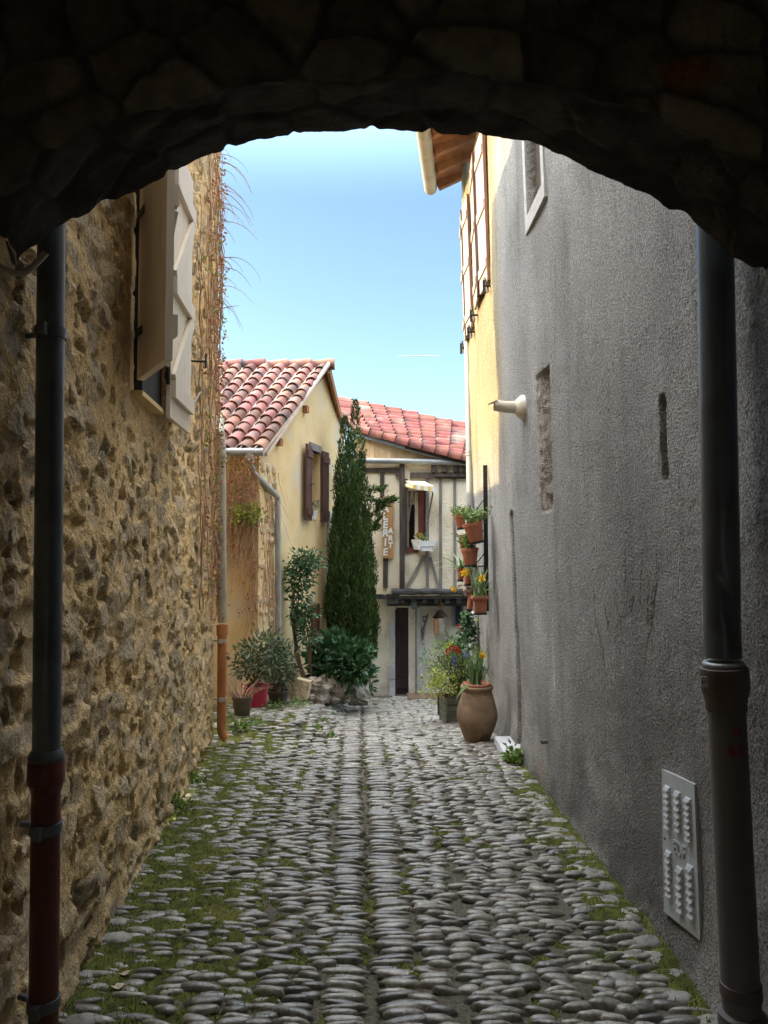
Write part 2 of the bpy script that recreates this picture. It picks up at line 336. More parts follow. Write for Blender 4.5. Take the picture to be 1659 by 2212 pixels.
# ---- leaves
def unit(a): return a / np.maximum(np.linalg.norm(a, axis=-1, keepdims=True), 1e-9)
def leaves(P, D, L, W, fold=0.25, rng=RNG):
    n = len(P); D = unit(D); R = unit(np.cross(D, rng.normal(size=(n, 3)))); Nn = np.cross(R, D)
    L = np.broadcast_to(L, (n,))[:, None]; W = np.broadcast_to(W, (n,))[:, None]
    mid = P + D * L * 0.45 + Nn * L * fold * 0.4
    V = np.stack([P, mid + R * W * .5, P + D * L - Nn * L * fold * 0.3, mid - R * W * .5], 1).reshape(-1, 3)
    F = np.arange(n * 4).reshape(n, 4); return V, F
def leaf_obj(name, P, D, L, W, mat, parent=None, fold=0.25):
    V, F = leaves(np.asarray(P, float), np.asarray(D, float), L, W, fold)
    return link(name, np_mesh(name, V, F), mat, parent)
def ball(n, rng=RNG, shell=0.5):
    d = unit(rng.normal(size=(n, 3))); r = (shell + (1 - shell) * rng.random(n)) ** 0.8
    return d * r[:, None]
def clumps(c, rad, nclump, per, spread, rng=RNG, shell=0.45):
    C = np.array(c) + ball(nclump, rng, shell) * np.array(rad)
    P = np.repeat(C, per, 0) + rng.normal(size=(nclump * per, 3)) * spread
    D = unit(P - np.repeat(C, per, 0)) + 0.6 * unit(P - np.array(c)) + np.array([0, 0, 0.15])
    return C, P, D
def strap_mesh(mb, base, tip, w, droop, n=6):
    base, tip = Vector(base), Vector(tip); d = tip - base; side = d.cross(Vector((0, 0, 1)))
    if side.length < 1e-3: side = Vector((1, 0, 0))
    side = side.normalized(); vs = []
    ang = random.uniform(-.7, .7); fw = side.cross(d.normalized()); side = side * math.cos(ang) + fw * math.sin(ang)
    for i in range(n + 1):
        t = i / n; p = base + d * t + Vector((0, 0, droop * 4 * t * (1 - t))); ww = w * (1 - t ** 3) * 0.5 + 0.0006
        vs += [p - side * ww, p + side * ww]
    mb.add(vs, [(2 * i, 2 * i + 1, 2 * i + 3, 2 * i + 2) for i in range(n)])
def twig(mb, p, d, L, r, sag=0.0, n=5, wob=0.06, seg=4):
    p = Vector(p); d = Vector(d).normalized(); pts = [p]
    for i in range(n):
        d = (d + Vector((random.uniform(-1, 1), random.uniform(-1, 1), random.uniform(-1, 1))) * wob * 2 + Vector((0, 0, -sag))).normalized()
        pts.append(pts[-1] + d * L / n)
    mb.tube(pts, [r * (1 - .75 * i / n) for i in range(n + 1)], seg); return pts

# ================================================================== SETTING: ground, cobbles, moss
def side_left(Y):      # left limit of the paved ground
    Y = np.asarray(Y, float); return np.where(Y < 7.2, XL(Y) - 0.15, -3.0)
def side_right(Y):
    Y = np.asarray(Y, float); return np.where(Y < 9.5, 1.45, 3.2)
def chan(X, Y): return -0.022 * np.clip((10.5 - np.asarray(Y)) / 3, 0, 1) * np.exp(-((X - XC(Y)) / 0.10) ** 2) + 0.018 * np.clip(np.abs(X - XC(Y)), 0, 1.3) ** 1.5
def gh(X, Y): return gz(Y) + chan(X, Y) + bank(X, Y)
xs = np.concatenate([[-60, -20, -6], np.linspace(-3.4, 3.4, 120), [6, 20, 60]]); ys = np.concatenate([[-40, -10], np.linspace(-3.5, 17, 300), [25, 60, 200]])
Xg, Yg = np.meshgrid(xs, ys, indexing='ij')
Zg = gz(Yg) + np.where(np.abs(Xg) < 3.5, chan(Xg, Yg), chan(np.full_like(Xg, 1.4), Yg)) + bank(Xg, Yg) - 0.009 + 0.008 * (fbm(Xg * 9, Yg * 9, 3) - .5)
o = link('ground', np_mesh('ground', np.stack([Xg, Yg, Zg], -1).reshape(-1, 3), grid_faces(len(xs), len(ys))), MAT['earth'], None, True)
tag(o, 'dark earth and grit bed under the cobbles of the lane', kind='structure')

def moss_mask(X, Y):
    dl = X - XL(Y); dr = XR(Y, np.zeros_like(Y)) - X
    n = fbm(X * 3.1, Y * 2.2, 21, 4); n2 = fbm(X * 12, Y * 14, 25, 4)
    ml = sstep(0.98, 0.22, dl + (n - .5) * 1.2 + (n2 - .5) * 1.1) * np.where(Y < 9.5, 1, 0)
    mr = sstep(0.26, 0.05, dr + (n - .5) * .45 + (n2 - .5) * .55) * np.where(Y < 6.2, 1, 0)
    mid = 0.8 * sstep(0.44, 0.60, n + .5 * (n2 - .5)) * sstep(2.6, 4.5, Y) * sstep(.1, -.8, X)
    fleck = .72 * sstep(.46, .58, n2) * sstep(.40, .55, n + .10 * (X < 0) - .06 * (X > .2)) * np.where(Y < 12, 1, 0)
    return np.clip(np.maximum(np.maximum(np.maximum(ml, mr), mid), fleck), 0, 1)
# cobbles: strips across the lane, each stone its own dome in one paving mesh
def cobbles():
    rows = []
    for sgn in (-1, 1):
        x = 0.008; k = 0
        while x < 2.4:
            w = random.uniform(.185, .20) if k == 0 else random.uniform(0.108, 0.146)
            y = 0.6 + random.uniform(0, .05)
            wob = random.uniform(0, 6.28); wob2 = random.uniform(0, 6.28)
            while y < 13.35:
                p = random.uniform(0.031, 0.050) if k == 0 else random.uniform(0.030, 0.054)
                amp = 0.006 if k == 0 else 0.016
                xc = float(XC(y)) + sgn * (x + w / 2) * (1 + 0.02 * (y - 3)) + amp * math.sin(y * 2.3 + wob) + amp * .7 * math.sin(y * 5.9 + wob2) + random.gauss(0, .008 if k == 0 else .026)
                lx = w * (random.uniform(.80, 1.10) if k == 0 else random.uniform(.74, 1.26)) * (1 + 0.02 * (y - 3))
                if float(XL(y)) - .02 < xc < float(XR(y, 0)) - 0.03 if y < 7.1 else (-1.9 < xc < 2.2):
                    rows.append((xc, y + p / 2, lx / 2, p * random.uniform(.40, .50), random.gauss(.0075, .0028), random.gauss(0, .06 if k == 0 else .13)))
                y += p
            x += w * .95 + random.uniform(.0, .006); k += 1
    A = np.array(rows); n = len(A); xc, yc, lx, ly, hh, rot = A.T
    K = 12; ph = np.arange(K) / K * 2 * PI
    rings = [(1.0, -0.75), (0.97, 0.0), (0.84, 0.58), (0.55, 0.92), (0.0, 1.0)]
    a2 = RNG.normal(0, .05, n); a3 = RNG.normal(0, .05, n); p2 = RNG.random(n) * 6.28; p3 = RNG.random(n) * 6.28
    ex = RNG.uniform(.70, 1.12, n)
    rad = 1 + a2[:, None] * np.cos(2 * ph + p2[:, None]) + a3[:, None] * np.cos(3 * ph + p3[:, None])
    cx = np.sign(np.cos(ph)) * np.abs(np.cos(ph))[None, :] ** ex[:, None]; sy = np.sign(np.sin(ph)) * np.abs(np.sin(ph))[None, :] ** ex[:, None]
    mm = moss_mask(xc, yc); sink = mm * RNG.uniform(-.004, .014, n)
    base = gh(xc, yc) - sink + RNG.normal(0, .003, n)
    tx = RNG.normal(0, .06, n); ty = RNG.normal(.06, .12, n)
    Vs = []
    for q, (rr, zz) in enumerate(rings):
        kk = 1 if rr == 0 else K
        lxx = (cx[:, :kk] * rad[:, :kk]) * rr * lx[:, None]; lyy = (sy[:, :kk] * rad[:, :kk]) * rr * ly[:, None]
        zz_ = zz * (hh + .007)[:, None] * (1 + RNG.normal(0, .06, (n, kk))) + lxx * tx[:, None] + lyy * ty[:, None]
        lxx = lxx * (1 + RNG.normal(0, .045, (n, kk))); lyy = lyy * (1 + RNG.normal(0, .07, (n, kk))); X = xc[:, None] + lxx * np.cos(rot)[:, None] - lyy * np.sin(rot)[:, None]
        Y = yc[:, None] + lxx * np.sin(rot)[:, None] + lyy * np.cos(rot)[:, None]
        Vs.append(np.stack([X, Y, base[:, None] + zz_], -1))
    V = np.concatenate(Vs, 1); per = V.shape[1]
    quads = []; tris = []
    for q in range(3):
        for k in range(K): quads.append((q * K + k, q * K + (k + 1) % K, (q + 1) * K + (k + 1) % K, (q + 1) * K + k))
    for k in range(K): quads.append((3 * K + k, 3 * K + (k + 1) % K, 4 * K, 4 * K))
    Q = np.array(quads)
    faces = []
    off = (np.arange(n) * per)[:, None, None]
    F = (Q[None] + off).reshape(-1, 4)
    me = bpy.data.meshes.new('cobblestone_paving')
    isT = F[:, 2] == F[:, 3]; Fq = F[~isT]; Ft = F[isT][:, :3]
    Vf = V.reshape(-1, 3).astype(np.float32)
    me.vertices.add(len(Vf)); me.vertices.foreach_set('co', Vf.ravel())
    li = np.concatenate([Fq.ravel(), Ft.ravel()]).astype(np.int32); me.loops.add(len(li)); me.loops.foreach_set('vertex_index', li)
    ls = np.concatenate([np.arange(len(Fq)) * 4, len(Fq) * 4 + np.arange(len(Ft)) * 3]).astype(np.int32)
    me.polygons.add(len(ls)); me.polygons.foreach_set('loop_start', ls); me.update(calc_edges=True); me.validate()
    o = link('cobblestone_paving', me, MAT['cobble'], None, True)
    tag(o, 'river cobbles laid crosswise with a straight central gutter line', kind='structure')
cobbles()
# row of larger pale kerb pebbles along the right wall foot
mb = MB(); y = 2.35; i = 0
while y < 6.2:
    s = random.uniform(.035, .062)
    mb.rock((float(XR(y, 0)) - random.uniform(.03, .10), y, g(y) + .012), s * random.uniform(.9, 1.3), s * .85, s * random.uniform(.4, .6), 100 + i, rough=.1); y += s * random.uniform(1.9, 3.2); i += 1
y = 2.4
while y < 6.6:
    if random.random() < .35:
        s = random.uniform(.03, .055); mb.rock((float(XL(y)) + random.uniform(.03, .12), y, g(y) + .02), s * 1.3, s * .8, s * .5, 300 + i, rough=.1); i += 1
    y += .15
tag(mb.build('edging_pebbles', MAT['edgestone'], None, True), 'pale rounded pebbles edging the lane along the wall feet', kind='structure')

# moss: a cushion sheet plus short blades
xs = np.linspace(-1.95, 1.35, 300); ys = np.linspace(1.6, 9.4, 620); Xg, Yg = np.meshgrid(xs, ys, indexing='ij')
mk = moss_mask(Xg, Yg)
h = gh(Xg, Yg) - 0.03 + mk * (0.0275 + 0.022 * fbm(Xg * 16, Yg * 16, 31, 3))
mo = link('moss', np_mesh('moss', np.stack([Xg, Yg, h], -1).reshape(-1, 3), grid_faces(len(xs), len(ys))), MAT['moss'], None, True)
tag(mo, 'green moss creeping between the cobbles along both walls', kind='stuff')
n = 150000; X = RNG.uniform(-1.95, 1.35, n); Y = 1.7 + 7.6 * RNG.random(n) ** 1.35; mk = moss_mask(X, Y)
okk = (mk > .45) & ((RNG.random(n) < .9)); X, Y, mk = X[okk], Y[okk], mk[okk]
Z = gh(X, Y) - .03 + mk * (0.0275 + 0.022 * fbm(X * 16, Y * 16, 31, 3)) - .003
D = np.stack([RNG.normal(0, .5, len(X)), RNG.normal(0, .5, len(X)), np.ones(len(X))], 1)
gs = leaf_obj('moss_tufts', np.stack([X, Y, Z], 1), D, RNG.uniform(.010, .024, len(X)), RNG.uniform(.002, .005, len(X)), MAT['mossblade'])
tag(gs, 'short blades of moss and grass standing among the cobbles', kind='stuff')

# ================================================================== LEFT STONE HOUSE
lh = thing('stone_house', 'ochre rubble stone house with cream shutters on the left of the lane', 'house', (-1.3, 4.5, g(4.5)))
LH_END = 7.02; LH_TOP = 6.15
ys = np.concatenate([np.linspace(-3, 1.9, 8), np.arange(2.0, 4.2, .010), np.arange(4.2, LH_END, .014), [LH_END]]); zs = np.arange(-.15, LH_TOP, .0135)
Yw, Zw = np.meshgrid(ys, zs, indexing='ij')
def left_disp(Y, Z):
    wx = Y + .05 * (fbm(Y * 9, Z * 9, 41, 4) - .5); wz = Z + .05 * (fbm(Y * 9, Z * 9, 47, 4) - .5)
    f1, f2, cx, cy = worley(wx / .20, wz / .115, 3)
    hgt = _hash(cx, cy, 77); ex = _hash(cx, cy, 88)
    e_n = f2 - f1 + .22 * (fbm(Y * 30, Z * 30, 49, 3) - .5); edge = sstep(0.07, .15, e_n)
    slx = (_hash(cx, cy, 93) - .5); slz = (_hash(cx, cy, 95) - .5)
    stone = (ex > .36) * edge
    d = stone * (.024 * (hgt - .42) + .045 * slx * (wx / .20 - cx - .5) + .055 * slz * (wz / .115 - cy - .5))
    g1, g2, hx, hy = worley(Y / .075 + .5 * fbm(Y * 12, Z * 12, 43), Z / .055 + .5 * fbm(Y * 12, Z * 12, 44), 23)
    chip = (_hash(hx, hy, 29) > .55) * sstep(.08, .2, g2 - g1); d = d + chip * (.018 * (_hash(hx, hy, 31) - .25)) * (1 - .8 * stone)
    n1 = fbm(Y * 5, Z * 6, 55, 4); d = d + .030 * (n1 - .5)
    n3 = fbm(Y * 48, Z * 48, 59, 3); d = d + .011 * (n3 - .5)
    hm = fbm(Y * 10 + 3, Z * 13, 69, 4); holes = sstep(.62, .68, hm); d = d - .030 * holes
    flat = np.exp(-((Y - 4.1) / .5) ** 4) * (Z > 1.2)           # smoother mortar round the window
    return d, stone, hgt, ex, flat
d, stone, hgt, ex, flat = left_disp(Yw, Zw)
wint = np.clip(1.0 - .72 * flat * sstep(1.9, 2.4, Zw), 0, 1)
big = fbm(Yw * .9, Zw * .7, 71, 3)
d = d * wint + .04 * (big - .5)
d = d + 0.03 * np.exp(-np.maximum(Zw - gz(Yw), 0) / .12)
Xw = XL(Yw) + d
mort = np.array([0.80, 0.58, 0.29]); s1 = np.array([0.36, 0.33, 0.29]); s2 = np.array([0.74, 0.58, 0.36])
tone = fbm(Yw * 2.2, Zw * 1.6, 81, 4)[..., None]
Cw = mort * (0.70 + .62 * tone)
sm = (stone * wint)[..., None]; t2 = _hash(np.floor(ex * 9999), np.floor(hgt * 9999), 5)[..., None]
Cw = Cw * (1 - .66 * sm) + (s1 * (1 - t2) + s2 * t2) * .66 * sm
grime = sstep(.55, .8, fbm(Yw * 5, Zw * 1.3, 85, 4))[..., None]; Cw = Cw * (1 - .30 * grime)
damp = np.exp(-np.maximum(Zw - gz(Yw), 0) / .5)[..., None] * fbm(Yw * 4, Zw * 4, 86)[..., None]; Cw = Cw * (1 - .5 * damp) + np.array([.12, .12, .03]) * .3 * damp
me = np_mesh('wall', np.stack([Xw, Yw, Zw + 0 * Yw], -1).reshape(-1, 3), grid_faces(len(ys), len(zs))); vcol(me, Cw.reshape(-1, 3))
link('wall', me, MAT['rubble'], lh, True)
# far end return of the wall and its body
zs2 = np.arange(-.6, LH_TOP, .02); xs2 = np.concatenate([[0], np.linspace(.0, 3.2, 60)[1:]])
Xe, Ze = np.meshgrid(xs2, zs2, indexing='ij'); dd, st, _, _, _ = left_disp(Xe + 20, Ze); dd = dd * np.minimum(Xe / .1, 1)
Pe = np.stack([float(XL(LH_END)) + .0 - Xe, LH_END + dd, Ze], -1).reshape(-1, 3)
me = np_mesh('end_wall', Pe, grid_faces(len(xs2), len(zs2))); vcol(me, np.tile(mort * .8, (len(Pe), 1))); link('end_wall', me, MAT['rubble'], lh, True)
mb = MB(); mb.prism([(-.95, -3.2, LH_TOP), (-1.38, 7.08, LH_TOP - .05), (-4.6, 7.08, LH_TOP + 1.25), (-4.4, -3.2, LH_TOP + 1.3)], (0, 0, .12)); mb.prism([(-4.6, 7.08, LH_TOP + 1.25), (-4.4, -3.2, LH_TOP + 1.3), (-8, -3.2, LH_TOP), (-8, 7.08, LH_TOP)], (0, 0, .12))
mb.build('roof', MAT['tile'], lh)
for k in range(9):
    mb = MB(); yy = 7.0 - .55 * k; mb.bar((-1.40, yy, LH_TOP - .03), (-1.9, yy, LH_TOP + .2), .08, .1); mb.build('rafter_tail', MAT['timber'], lh)
mb = MB(); mb.box((-8, -1.75), (-3.0, 6.8), (-.5, .0)); mb.box((-8, -5.0), (6.7, 6.98), (-.6, LH_TOP)); mb.build('foundation', MAT['barestone'], lh)
mb = MB(); mb.box((-9, -4.2), (7.0, 16), (-1.5, 4.9)); mb.prism([(-9.1, 6.99, 4.905), (-4.0, 6.99, 4.905), (-5.5, 6.99, 5.6)], (0, 9.1, 0)); mb.build('shade_block', MAT['render'], lh)  # unseen block added to shade the far facades and lower right wall
# window with two shutters ; window opening between the hinge lines
Wa, Wb = 3.95, 4.55
win = MB(); xw = float(XL(4.25)); ztop, zbot = 3.60, 2.02
def lx(Y, off=0.0): return float(XL(Y)) + off
# frame of reference along the wall
ALW = Vector((-0.095, 1, 0)).normalized(); NLW = Vector((1, 0.095, 0)).normalized()
def lpt(px, py): return lwall(px, py)
pa = lpt(352, 800); pb = lpt(368, 800)
def lpt_off(px, py, off):
    d_ = ray(px, py); a, b = .5, 12.
    for _ in range(50):
        m = (a + b) / 2
        if d_.x * m / d_.y > XL(m) + off: a = m
        else: b = m
    return Vector((d_.x * a / d_.y, a, CAMZ + d_.z * a / d_.y))
hingeL = lpt_off(306, 822, .05); hingeR = lpt_off(363, 880, .09)
zsill = lpt_off(355, 880, .08).z; zshb = lpt_off(371, 905, .1).z; zshl = hingeL.z
o0 = Vector((lx(hingeL.y), hingeL.y, 0)); 
wy0 = hingeL.y - .02; wy1 = hingeR.y + .02
wd = (Vector((lx(wy1), wy1, 0)) - Vector((lx(wy0), wy0, 0))).length
mbw = MB(); mbw.obox((lx(wy0), wy0, 0), ALW, NLW, (0, 0, 1), (.05, wd), (-.05, .045), (zsill, zsill + 1.75)); w_ = mbw.build('window', MAT['gap'], lh)
mbw = MB(); mbw.obox((lx(wy0), wy0, 0), ALW, NLW, (0, 0, 1), (-.02, wd + .01), (-.03, .063), (zsill - .025, zsill)); mbw.build('sill', MAT['render'], w_)
# plaster band beside the window
def shutter(name, hinge, ang, width, zb, zt, lab, flip=1, th=.012):
    ca, sa = math.cos(ang), math.sin(ang)
    ax = (ALW * ca * flip + NLW * sa).normalized(); n = (NLW * ca - ALW * sa * flip).normalized(); up = Vector((0, 0, 1))
    h = Vector((hinge.x, hinge.y, 0))
    b = MB(); np_ = 6
    for k in range(np_):
        a0 = width * k / np_ + .0015; a1 = width * (k + 1) / np_ - .0015
        b.obox(h, ax, n, up, (a0, a1), (-th, .012), (zb, zt))
    b.obox(h, ax, n, up, (.002, width - .002), (-th + .003, .008), (zb + .003, zt - .003))
    o = b.build('shutter', MAT['cream'], lh); tag(o, lab)
    cb = MB()
    for fz in (.10, .46, .84):
        zc = zb + (zt - zb) * fz
        cb.obox(h, ax, n, up, (.02, width - .02), (.0125, .040), (zc - .05, zc + .05))
    for (f0, f1) in ((.10, .46), (.46, .84)):
        p = h + ax * (.04) + n * .026 + up * (zb + (zt - zb) * f0 + .05); q = h + ax * (width - .06) + n * .026 + up * (zb + (zt - zb) * f1 - .05)
        d_ = (q - p).normalized(); s_ = d_.cross(n).normalized(); cb.obox(p, d_, s_, n, (0, (q - p).length), (-.045, .045), (-.012, .012))
    cb.build('brace', MAT['cream'], o)
    for fz in (.14, .5, .88):
        ib = MB(); zc = zb + (zt - zb) * fz; ib.obox(h, ax, n, up, (-.03, .10), (-th - .006, -th - .0005), (zc - .02, zc + .02)); ib.tube([h + ax * -.01 + up * (zc - .05), h + ax * -.01 + up * (zc + .05)], .012, 8); ib.build('hinge', MAT['iron'], o)
    return o
shutter('shutter', hingeR, math.radians(1.0), .64, zshb, zshb + 1.72, 'far cream shutter folded back with Z braces', 1)
shutter('shutter', hingeL, math.radians(27), .50, zshl, zshl + 1.72, 'near cream shutter seen from its plain side', -1, .024)
mb = MB()
pc = [lpt(340, 850) + NLW * .10, lpt(352, 868) + NLW * .12, lpt(366, 876) + NLW * .13, lpt(378, 868) + NLW * .13, lpt(386, 845) + NLW * .15, lpt(384, 820) + NLW * .14]
mb.tube(pc, .006, 6); mb.tube([lpt(336, 812) + NLW * .06, lpt(342, 835) + NLW * .08, lpt(345, 862) + NLW * .08, lpt(338, 862) + NLW * .05], .006, 6)
mb.build('cord', MAT['cable'], lh)
mb = MB(); p = lpt(308, 768); mb.tube([p - NLW * .05, p + NLW * .06], .012, 6); mb.bar(p + NLW * .06 + Vector((0, 0, -.03)), p + NLW * .06 + ALW * .03 + Vector((0, 0, .16)), .02, .008)
mb.build('shutter_catch', MAT['iron'], lh); mb = MB(); p = lpt(410, 780); mb.tube([p, p + NLW * .12], .008, 6); mb.bar(p + NLW * .12 + Vector((0, 0, -.05)), p + NLW * .12 + Vector((0, 0, .06)), .012, .012)
mb.build('shutter_catch', MAT['iron'], lh)

# ================================================================== RIGHT RENDERED HOUSE
rh = thing('rendered_house', 'tall grey roughcast house with sunlit upper wall on the right of the lane', 'house', (1.3, 5, g(5)))
RH_END = 9.45; RH_TOP = 6.55
ys = np.concatenate([np.linspace(-3, 2.0, 8), np.arange(2.05, 6.6, .011), np.arange(6.6, RH_END, .025), [RH_END]]); zz = np.concatenate([np.arange(-.12, 3.2, .0145), np.arange(3.2, RH_TOP + .02, .03)])
Yw, Zz = np.meshgrid(ys, zz, indexing='ij'); Zw = Zz + gz(Yw)
Xw = XR(Yw, Zz)
Xw = Xw - .045 * (fbm(Yw * .8, Zz * .6, 91, 3) - .5) - .012 * (fbm(Yw * 5, Zz * 5, 95, 3) - .5)
lump = np.exp(-np.maximum(Zz, 0) / .10); Xw = Xw - lump * .06 * (fbm(Yw * 6, Zz * 9, 97, 3) - .4)
Xw = Xw - .007 * (fbm(Yw * 55, Zz * 55, 98, 2) - .5)
def slot(c0, c1, dep, soft=.02, seed=1):
    global Xw
    (y0, z0), (y1, z1) = c0, c1
    j = .03 * (fbm(Yw * 9, Zw * 9, seed) - .5)
    m = sstep(y0 - soft, y0 + soft, Yw + j) * sstep(y1 + soft, y1 - soft, Yw + j) * sstep(z0 - soft, z0 + soft, Zw + j) * sstep(z1 + soft, z1 - soft, Zw + j)
    Xw = Xw + dep * m; return m
a = rwall(1196, 1100); b = rwall(1160, 815); m1 = slot((a.y, a.z), (b.y + .02, b.z), .085, .012, 5)
stoneface = .05 * (fbm(Yw * 14, Zw * 14, 133, 3)) * m1; Xw = Xw - stoneface - m1 * .05 * sstep(a.y + .16, a.y + .34, Yw)
a = rwall(1446, 1030); b = rwall(1425, 862); m2 = slot((a.y, a.z), (b.y, b.z), .10, .008, 7)
# door recess further down
a = rwall(1116, 1600); m3 = slot((6.62, -2), (6.78, 1.9), .09, .03, 9)
yA, yB, zB = rwall(1140, 480).y, rwall(1182, 400).y, rwall(1160, 470).z
m4 = slot((yB + .10, zB + .14), (yA - .10, zB + 2), .07, .012, 31)
# cracks
def crack(pts, w=.004, dep=.004):
    global Xw
    P = [rwall(*p) for p in pts]; dm = np.full(Yw.shape, 9.0)
    for p, q in zip(P[:-1], P[1:]):
        ey, ez = q.y - p.y, q.z - p.z; L2 = ey * ey + ez * ez + 1e-9
        t = np.clip(((Yw - p.y) * ey + (Zw - p.z) * ez) / L2, 0, 1)
        dm = np.minimum(dm, np.hypot(Yw - p.y - t * ey, Zw - p.z - t * ez))
    m = sstep(w * 2.5, w, dm); Xw = Xw + dep * m; return m
cr = crack([(1196, 560), (1197, 650), (1194, 760), (1192, 830)], .003)
for q_ in range(9):
    x_ = random.uniform(1275, 1420); y_ = random.uniform(1150, 1300); pp_ = [(x_, y_)]
    for _ in range(4): x_ += random.uniform(-7, 7); y_ += random.uniform(18, 40); pp_.append((x_, y_))
    cr = np.maximum(cr, .8 * crack(pp_, .002))
cr = np.maximum(cr, crack([(1416, 1195), (1420, 1250), (1408, 1330), (1395, 1390), (1391, 1440)], .003)); cr = np.maximum(cr, crack([(1346, 1160), (1350, 1230), (1347, 1310)], .0025))
cr = np.maximum(cr, crack([(1283, 1270), (1284, 1330), (1300, 1390), (1305, 1440)], .0025))
warm = fbm(Yw * 1.1, Zz * .9, 101, 4)[..., None]; drip = fbm(Yw * 9, Zz * .8, 105, 4)[..., None]
Cw = np.array([1.0, 1.0, 1.0]) * (0.62 + .72 * warm) * (1 - .16 * sstep(.5, .85, drip))
pat = sstep(.53, .57, fbm(Yw * 1.7 + 5, Zz * 1.2, 141, 4))[..., None]; Cw = Cw * (1 - pat * np.array([.09, .10, .11])); stn = sstep(.5, .75, fbm(Yw * 3.2, Zz * .55, 145, 5))[..., None]; Cw = Cw * (1 - .12 * stn)
low = np.exp(-np.maximum(Zz, 0) / .55)[..., None]; Cw = Cw * (1 - low * .5 * sstep(.3, .6, fbm(Yw * 2.5, Zz * 4, 147, 4))[..., None] - low * .15) * (1 - low * np.array([.0, .04, .10]))
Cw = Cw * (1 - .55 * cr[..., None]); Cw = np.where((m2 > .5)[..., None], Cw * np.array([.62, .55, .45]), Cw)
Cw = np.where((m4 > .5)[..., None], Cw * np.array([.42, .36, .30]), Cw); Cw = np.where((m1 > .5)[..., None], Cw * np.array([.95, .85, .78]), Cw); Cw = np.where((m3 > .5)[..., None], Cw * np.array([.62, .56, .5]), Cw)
oc_ = sstep(6.6, 7.4, Yw) * sstep(2.0, 3.0, Zw); Cw = Cw * (1 + oc_[..., None] * np.array([.12, -.06, -.42]))  # ochre tint over the sunlit part, deepening the sun's yellow in the colour
pr = rwall(1176, 1640); rust = np.exp(-((Yw - pr.y) / .10) ** 2) * sstep(pr.z + .02, pr.z - .06, Zw) * sstep(.35, .65, fbm(Yw * 8, Zz * 3, 107))
Cw = Cw * (1 - .6 * rust[..., None] * np.array([.1, .45, .8]))
pe = rwall(1205, 1600); eff = np.exp(-((Yw - pe.y) / .022) ** 2) * sstep(1.15, 1.0, Zw) * sstep(.62, .7, Zw + .2 * fbm(Yw * 30, Zw * 8, 3)) * sstep(.45, .6, fbm(Yw * 30, Zw * 12, 109)); Cw = Cw * (1 + .55 * eff[..., None])
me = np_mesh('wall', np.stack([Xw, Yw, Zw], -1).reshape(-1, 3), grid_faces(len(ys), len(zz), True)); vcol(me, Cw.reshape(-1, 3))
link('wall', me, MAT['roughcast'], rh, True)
mb = MB(); mb.prism([(float(XR(RH_END, 0)) + .02, RH_END - .02, -1.2), (float(XR(RH_END, 6.5)) + .02, RH_END - .02, RH_TOP - .35), (6, RH_END - .02, RH_TOP - .3), (6, RH_END - .02, -1.2)], (0, -.15, 0)); mb.build('end_wall', MAT['roughcast'], rh)
# eave: soffit boards, rafters, gutter
E0 = at(938, 412, 9.55); ze = E0.z
def eave_x(Y): return E0.x - .125 * (9.55 - Y)
mb = MB(); mb.prism([(eave_x(9.6), 9.6, ze + .10), (eave_x(7.6), 7.6, ze + .10), (6, 7.6, ze + 1.7), (6, 9.6, ze + 1.7)], (0, 0, .14)); 
mb.prism([(.80, 7.6, ze + .22), (.80, -3, ze + .22), (6, -3, ze + 1.7), (6, 7.6, ze + 1.7)], (0, 0, .14)); mb.build('roof', MAT['rafter'], rh)
for k in range(5):
    mb = MB(); yy = 9.53 - k * .42; mb.bar((eave_x(yy) + .05, yy, ze + .06), (1.5, yy, ze + .44), .085, .12); mb.build('rafter', MAT['rafter'], rh)
mb = MB(); mb.tube([(eave_x(9.62) - .05, 9.62, ze + .06), (eave_x(7.6) - .05, 7.6, ze + .06)], .085, 16)
for k in range(5):
    yy = 9.6 - k * .42; mb.tube([(eave_x(yy) - .05, yy, ze + .06), (eave_x(yy - .02) - .05, yy - .012, ze + .06)], .0875, 16)
mb.build('gutter', MAT['zincwarm'], rh, auto=40)
# upper windows with cream and brown shutters, standing open
def rshutter(y0, y1, zb, zt, off0, off1, lab):
    p = Vector((float(XR(y0, zb - g(y0))) - off0, y0, 0)); q = Vector((float(XR(y1, zb - g(y1))) - off1, y1, 0))
    a = (q - p); L = a.length; a.normalize(); n = Vector((-abs(a.y), 0, 0)); b = MB(); up = Vector((-.03, 0, 1)); p.x += .03 * zb; q.x += .03 * zb
    for k in range(5): b.obox(p, a, n, up, (L * k / 5 + .002, L * (k + 1) / 5 - .002), (0, .022), (zb, zt))
    o = b.build('shutter', MAT['palepaint'], rh); tag(o, lab); f = MB()
    f.obox(p, a, n, up, (0, .02), (-.004, .024), (zb, zt)); f.obox(p, a, n, up, (L - .02, L), (-.004, .024), (zb, zt)); f.build('edge_trim', MAT['trim'], o); f = MB()
    for fz in (.12, .5, .86):
        f = MB(); zc = zb + (zt - zb) * fz; f.obox(p, a, n, up, (.021, L - .021), (.023, .036), (zc - .045, zc + .045)); f.build('crossbar', MAT['palepaint'], o)
    c = MB(); p.x -= .03 * zb; c.bar(p + Vector((-.02, .02, zb - .12)), p + Vector((-.05, .05, zb + .04)), .02, .02); c.tube([p + Vector((.1, 0, zb - .06)), p + Vector((-.07, 0, zb - .06))], .012, 6); c.bar(p + Vector((-.06, -.01, zb - .14)), p + Vector((-.06, .01, zb + .0)), .03, .012); c.build('catch', MAT['iron'], o)
zsb = rwall(1070, 585).z
rshutter(7.35, 7.80, zsb, zsb + 1.6, .015, .03, 'nearest upper shutter in cream with brown edges')
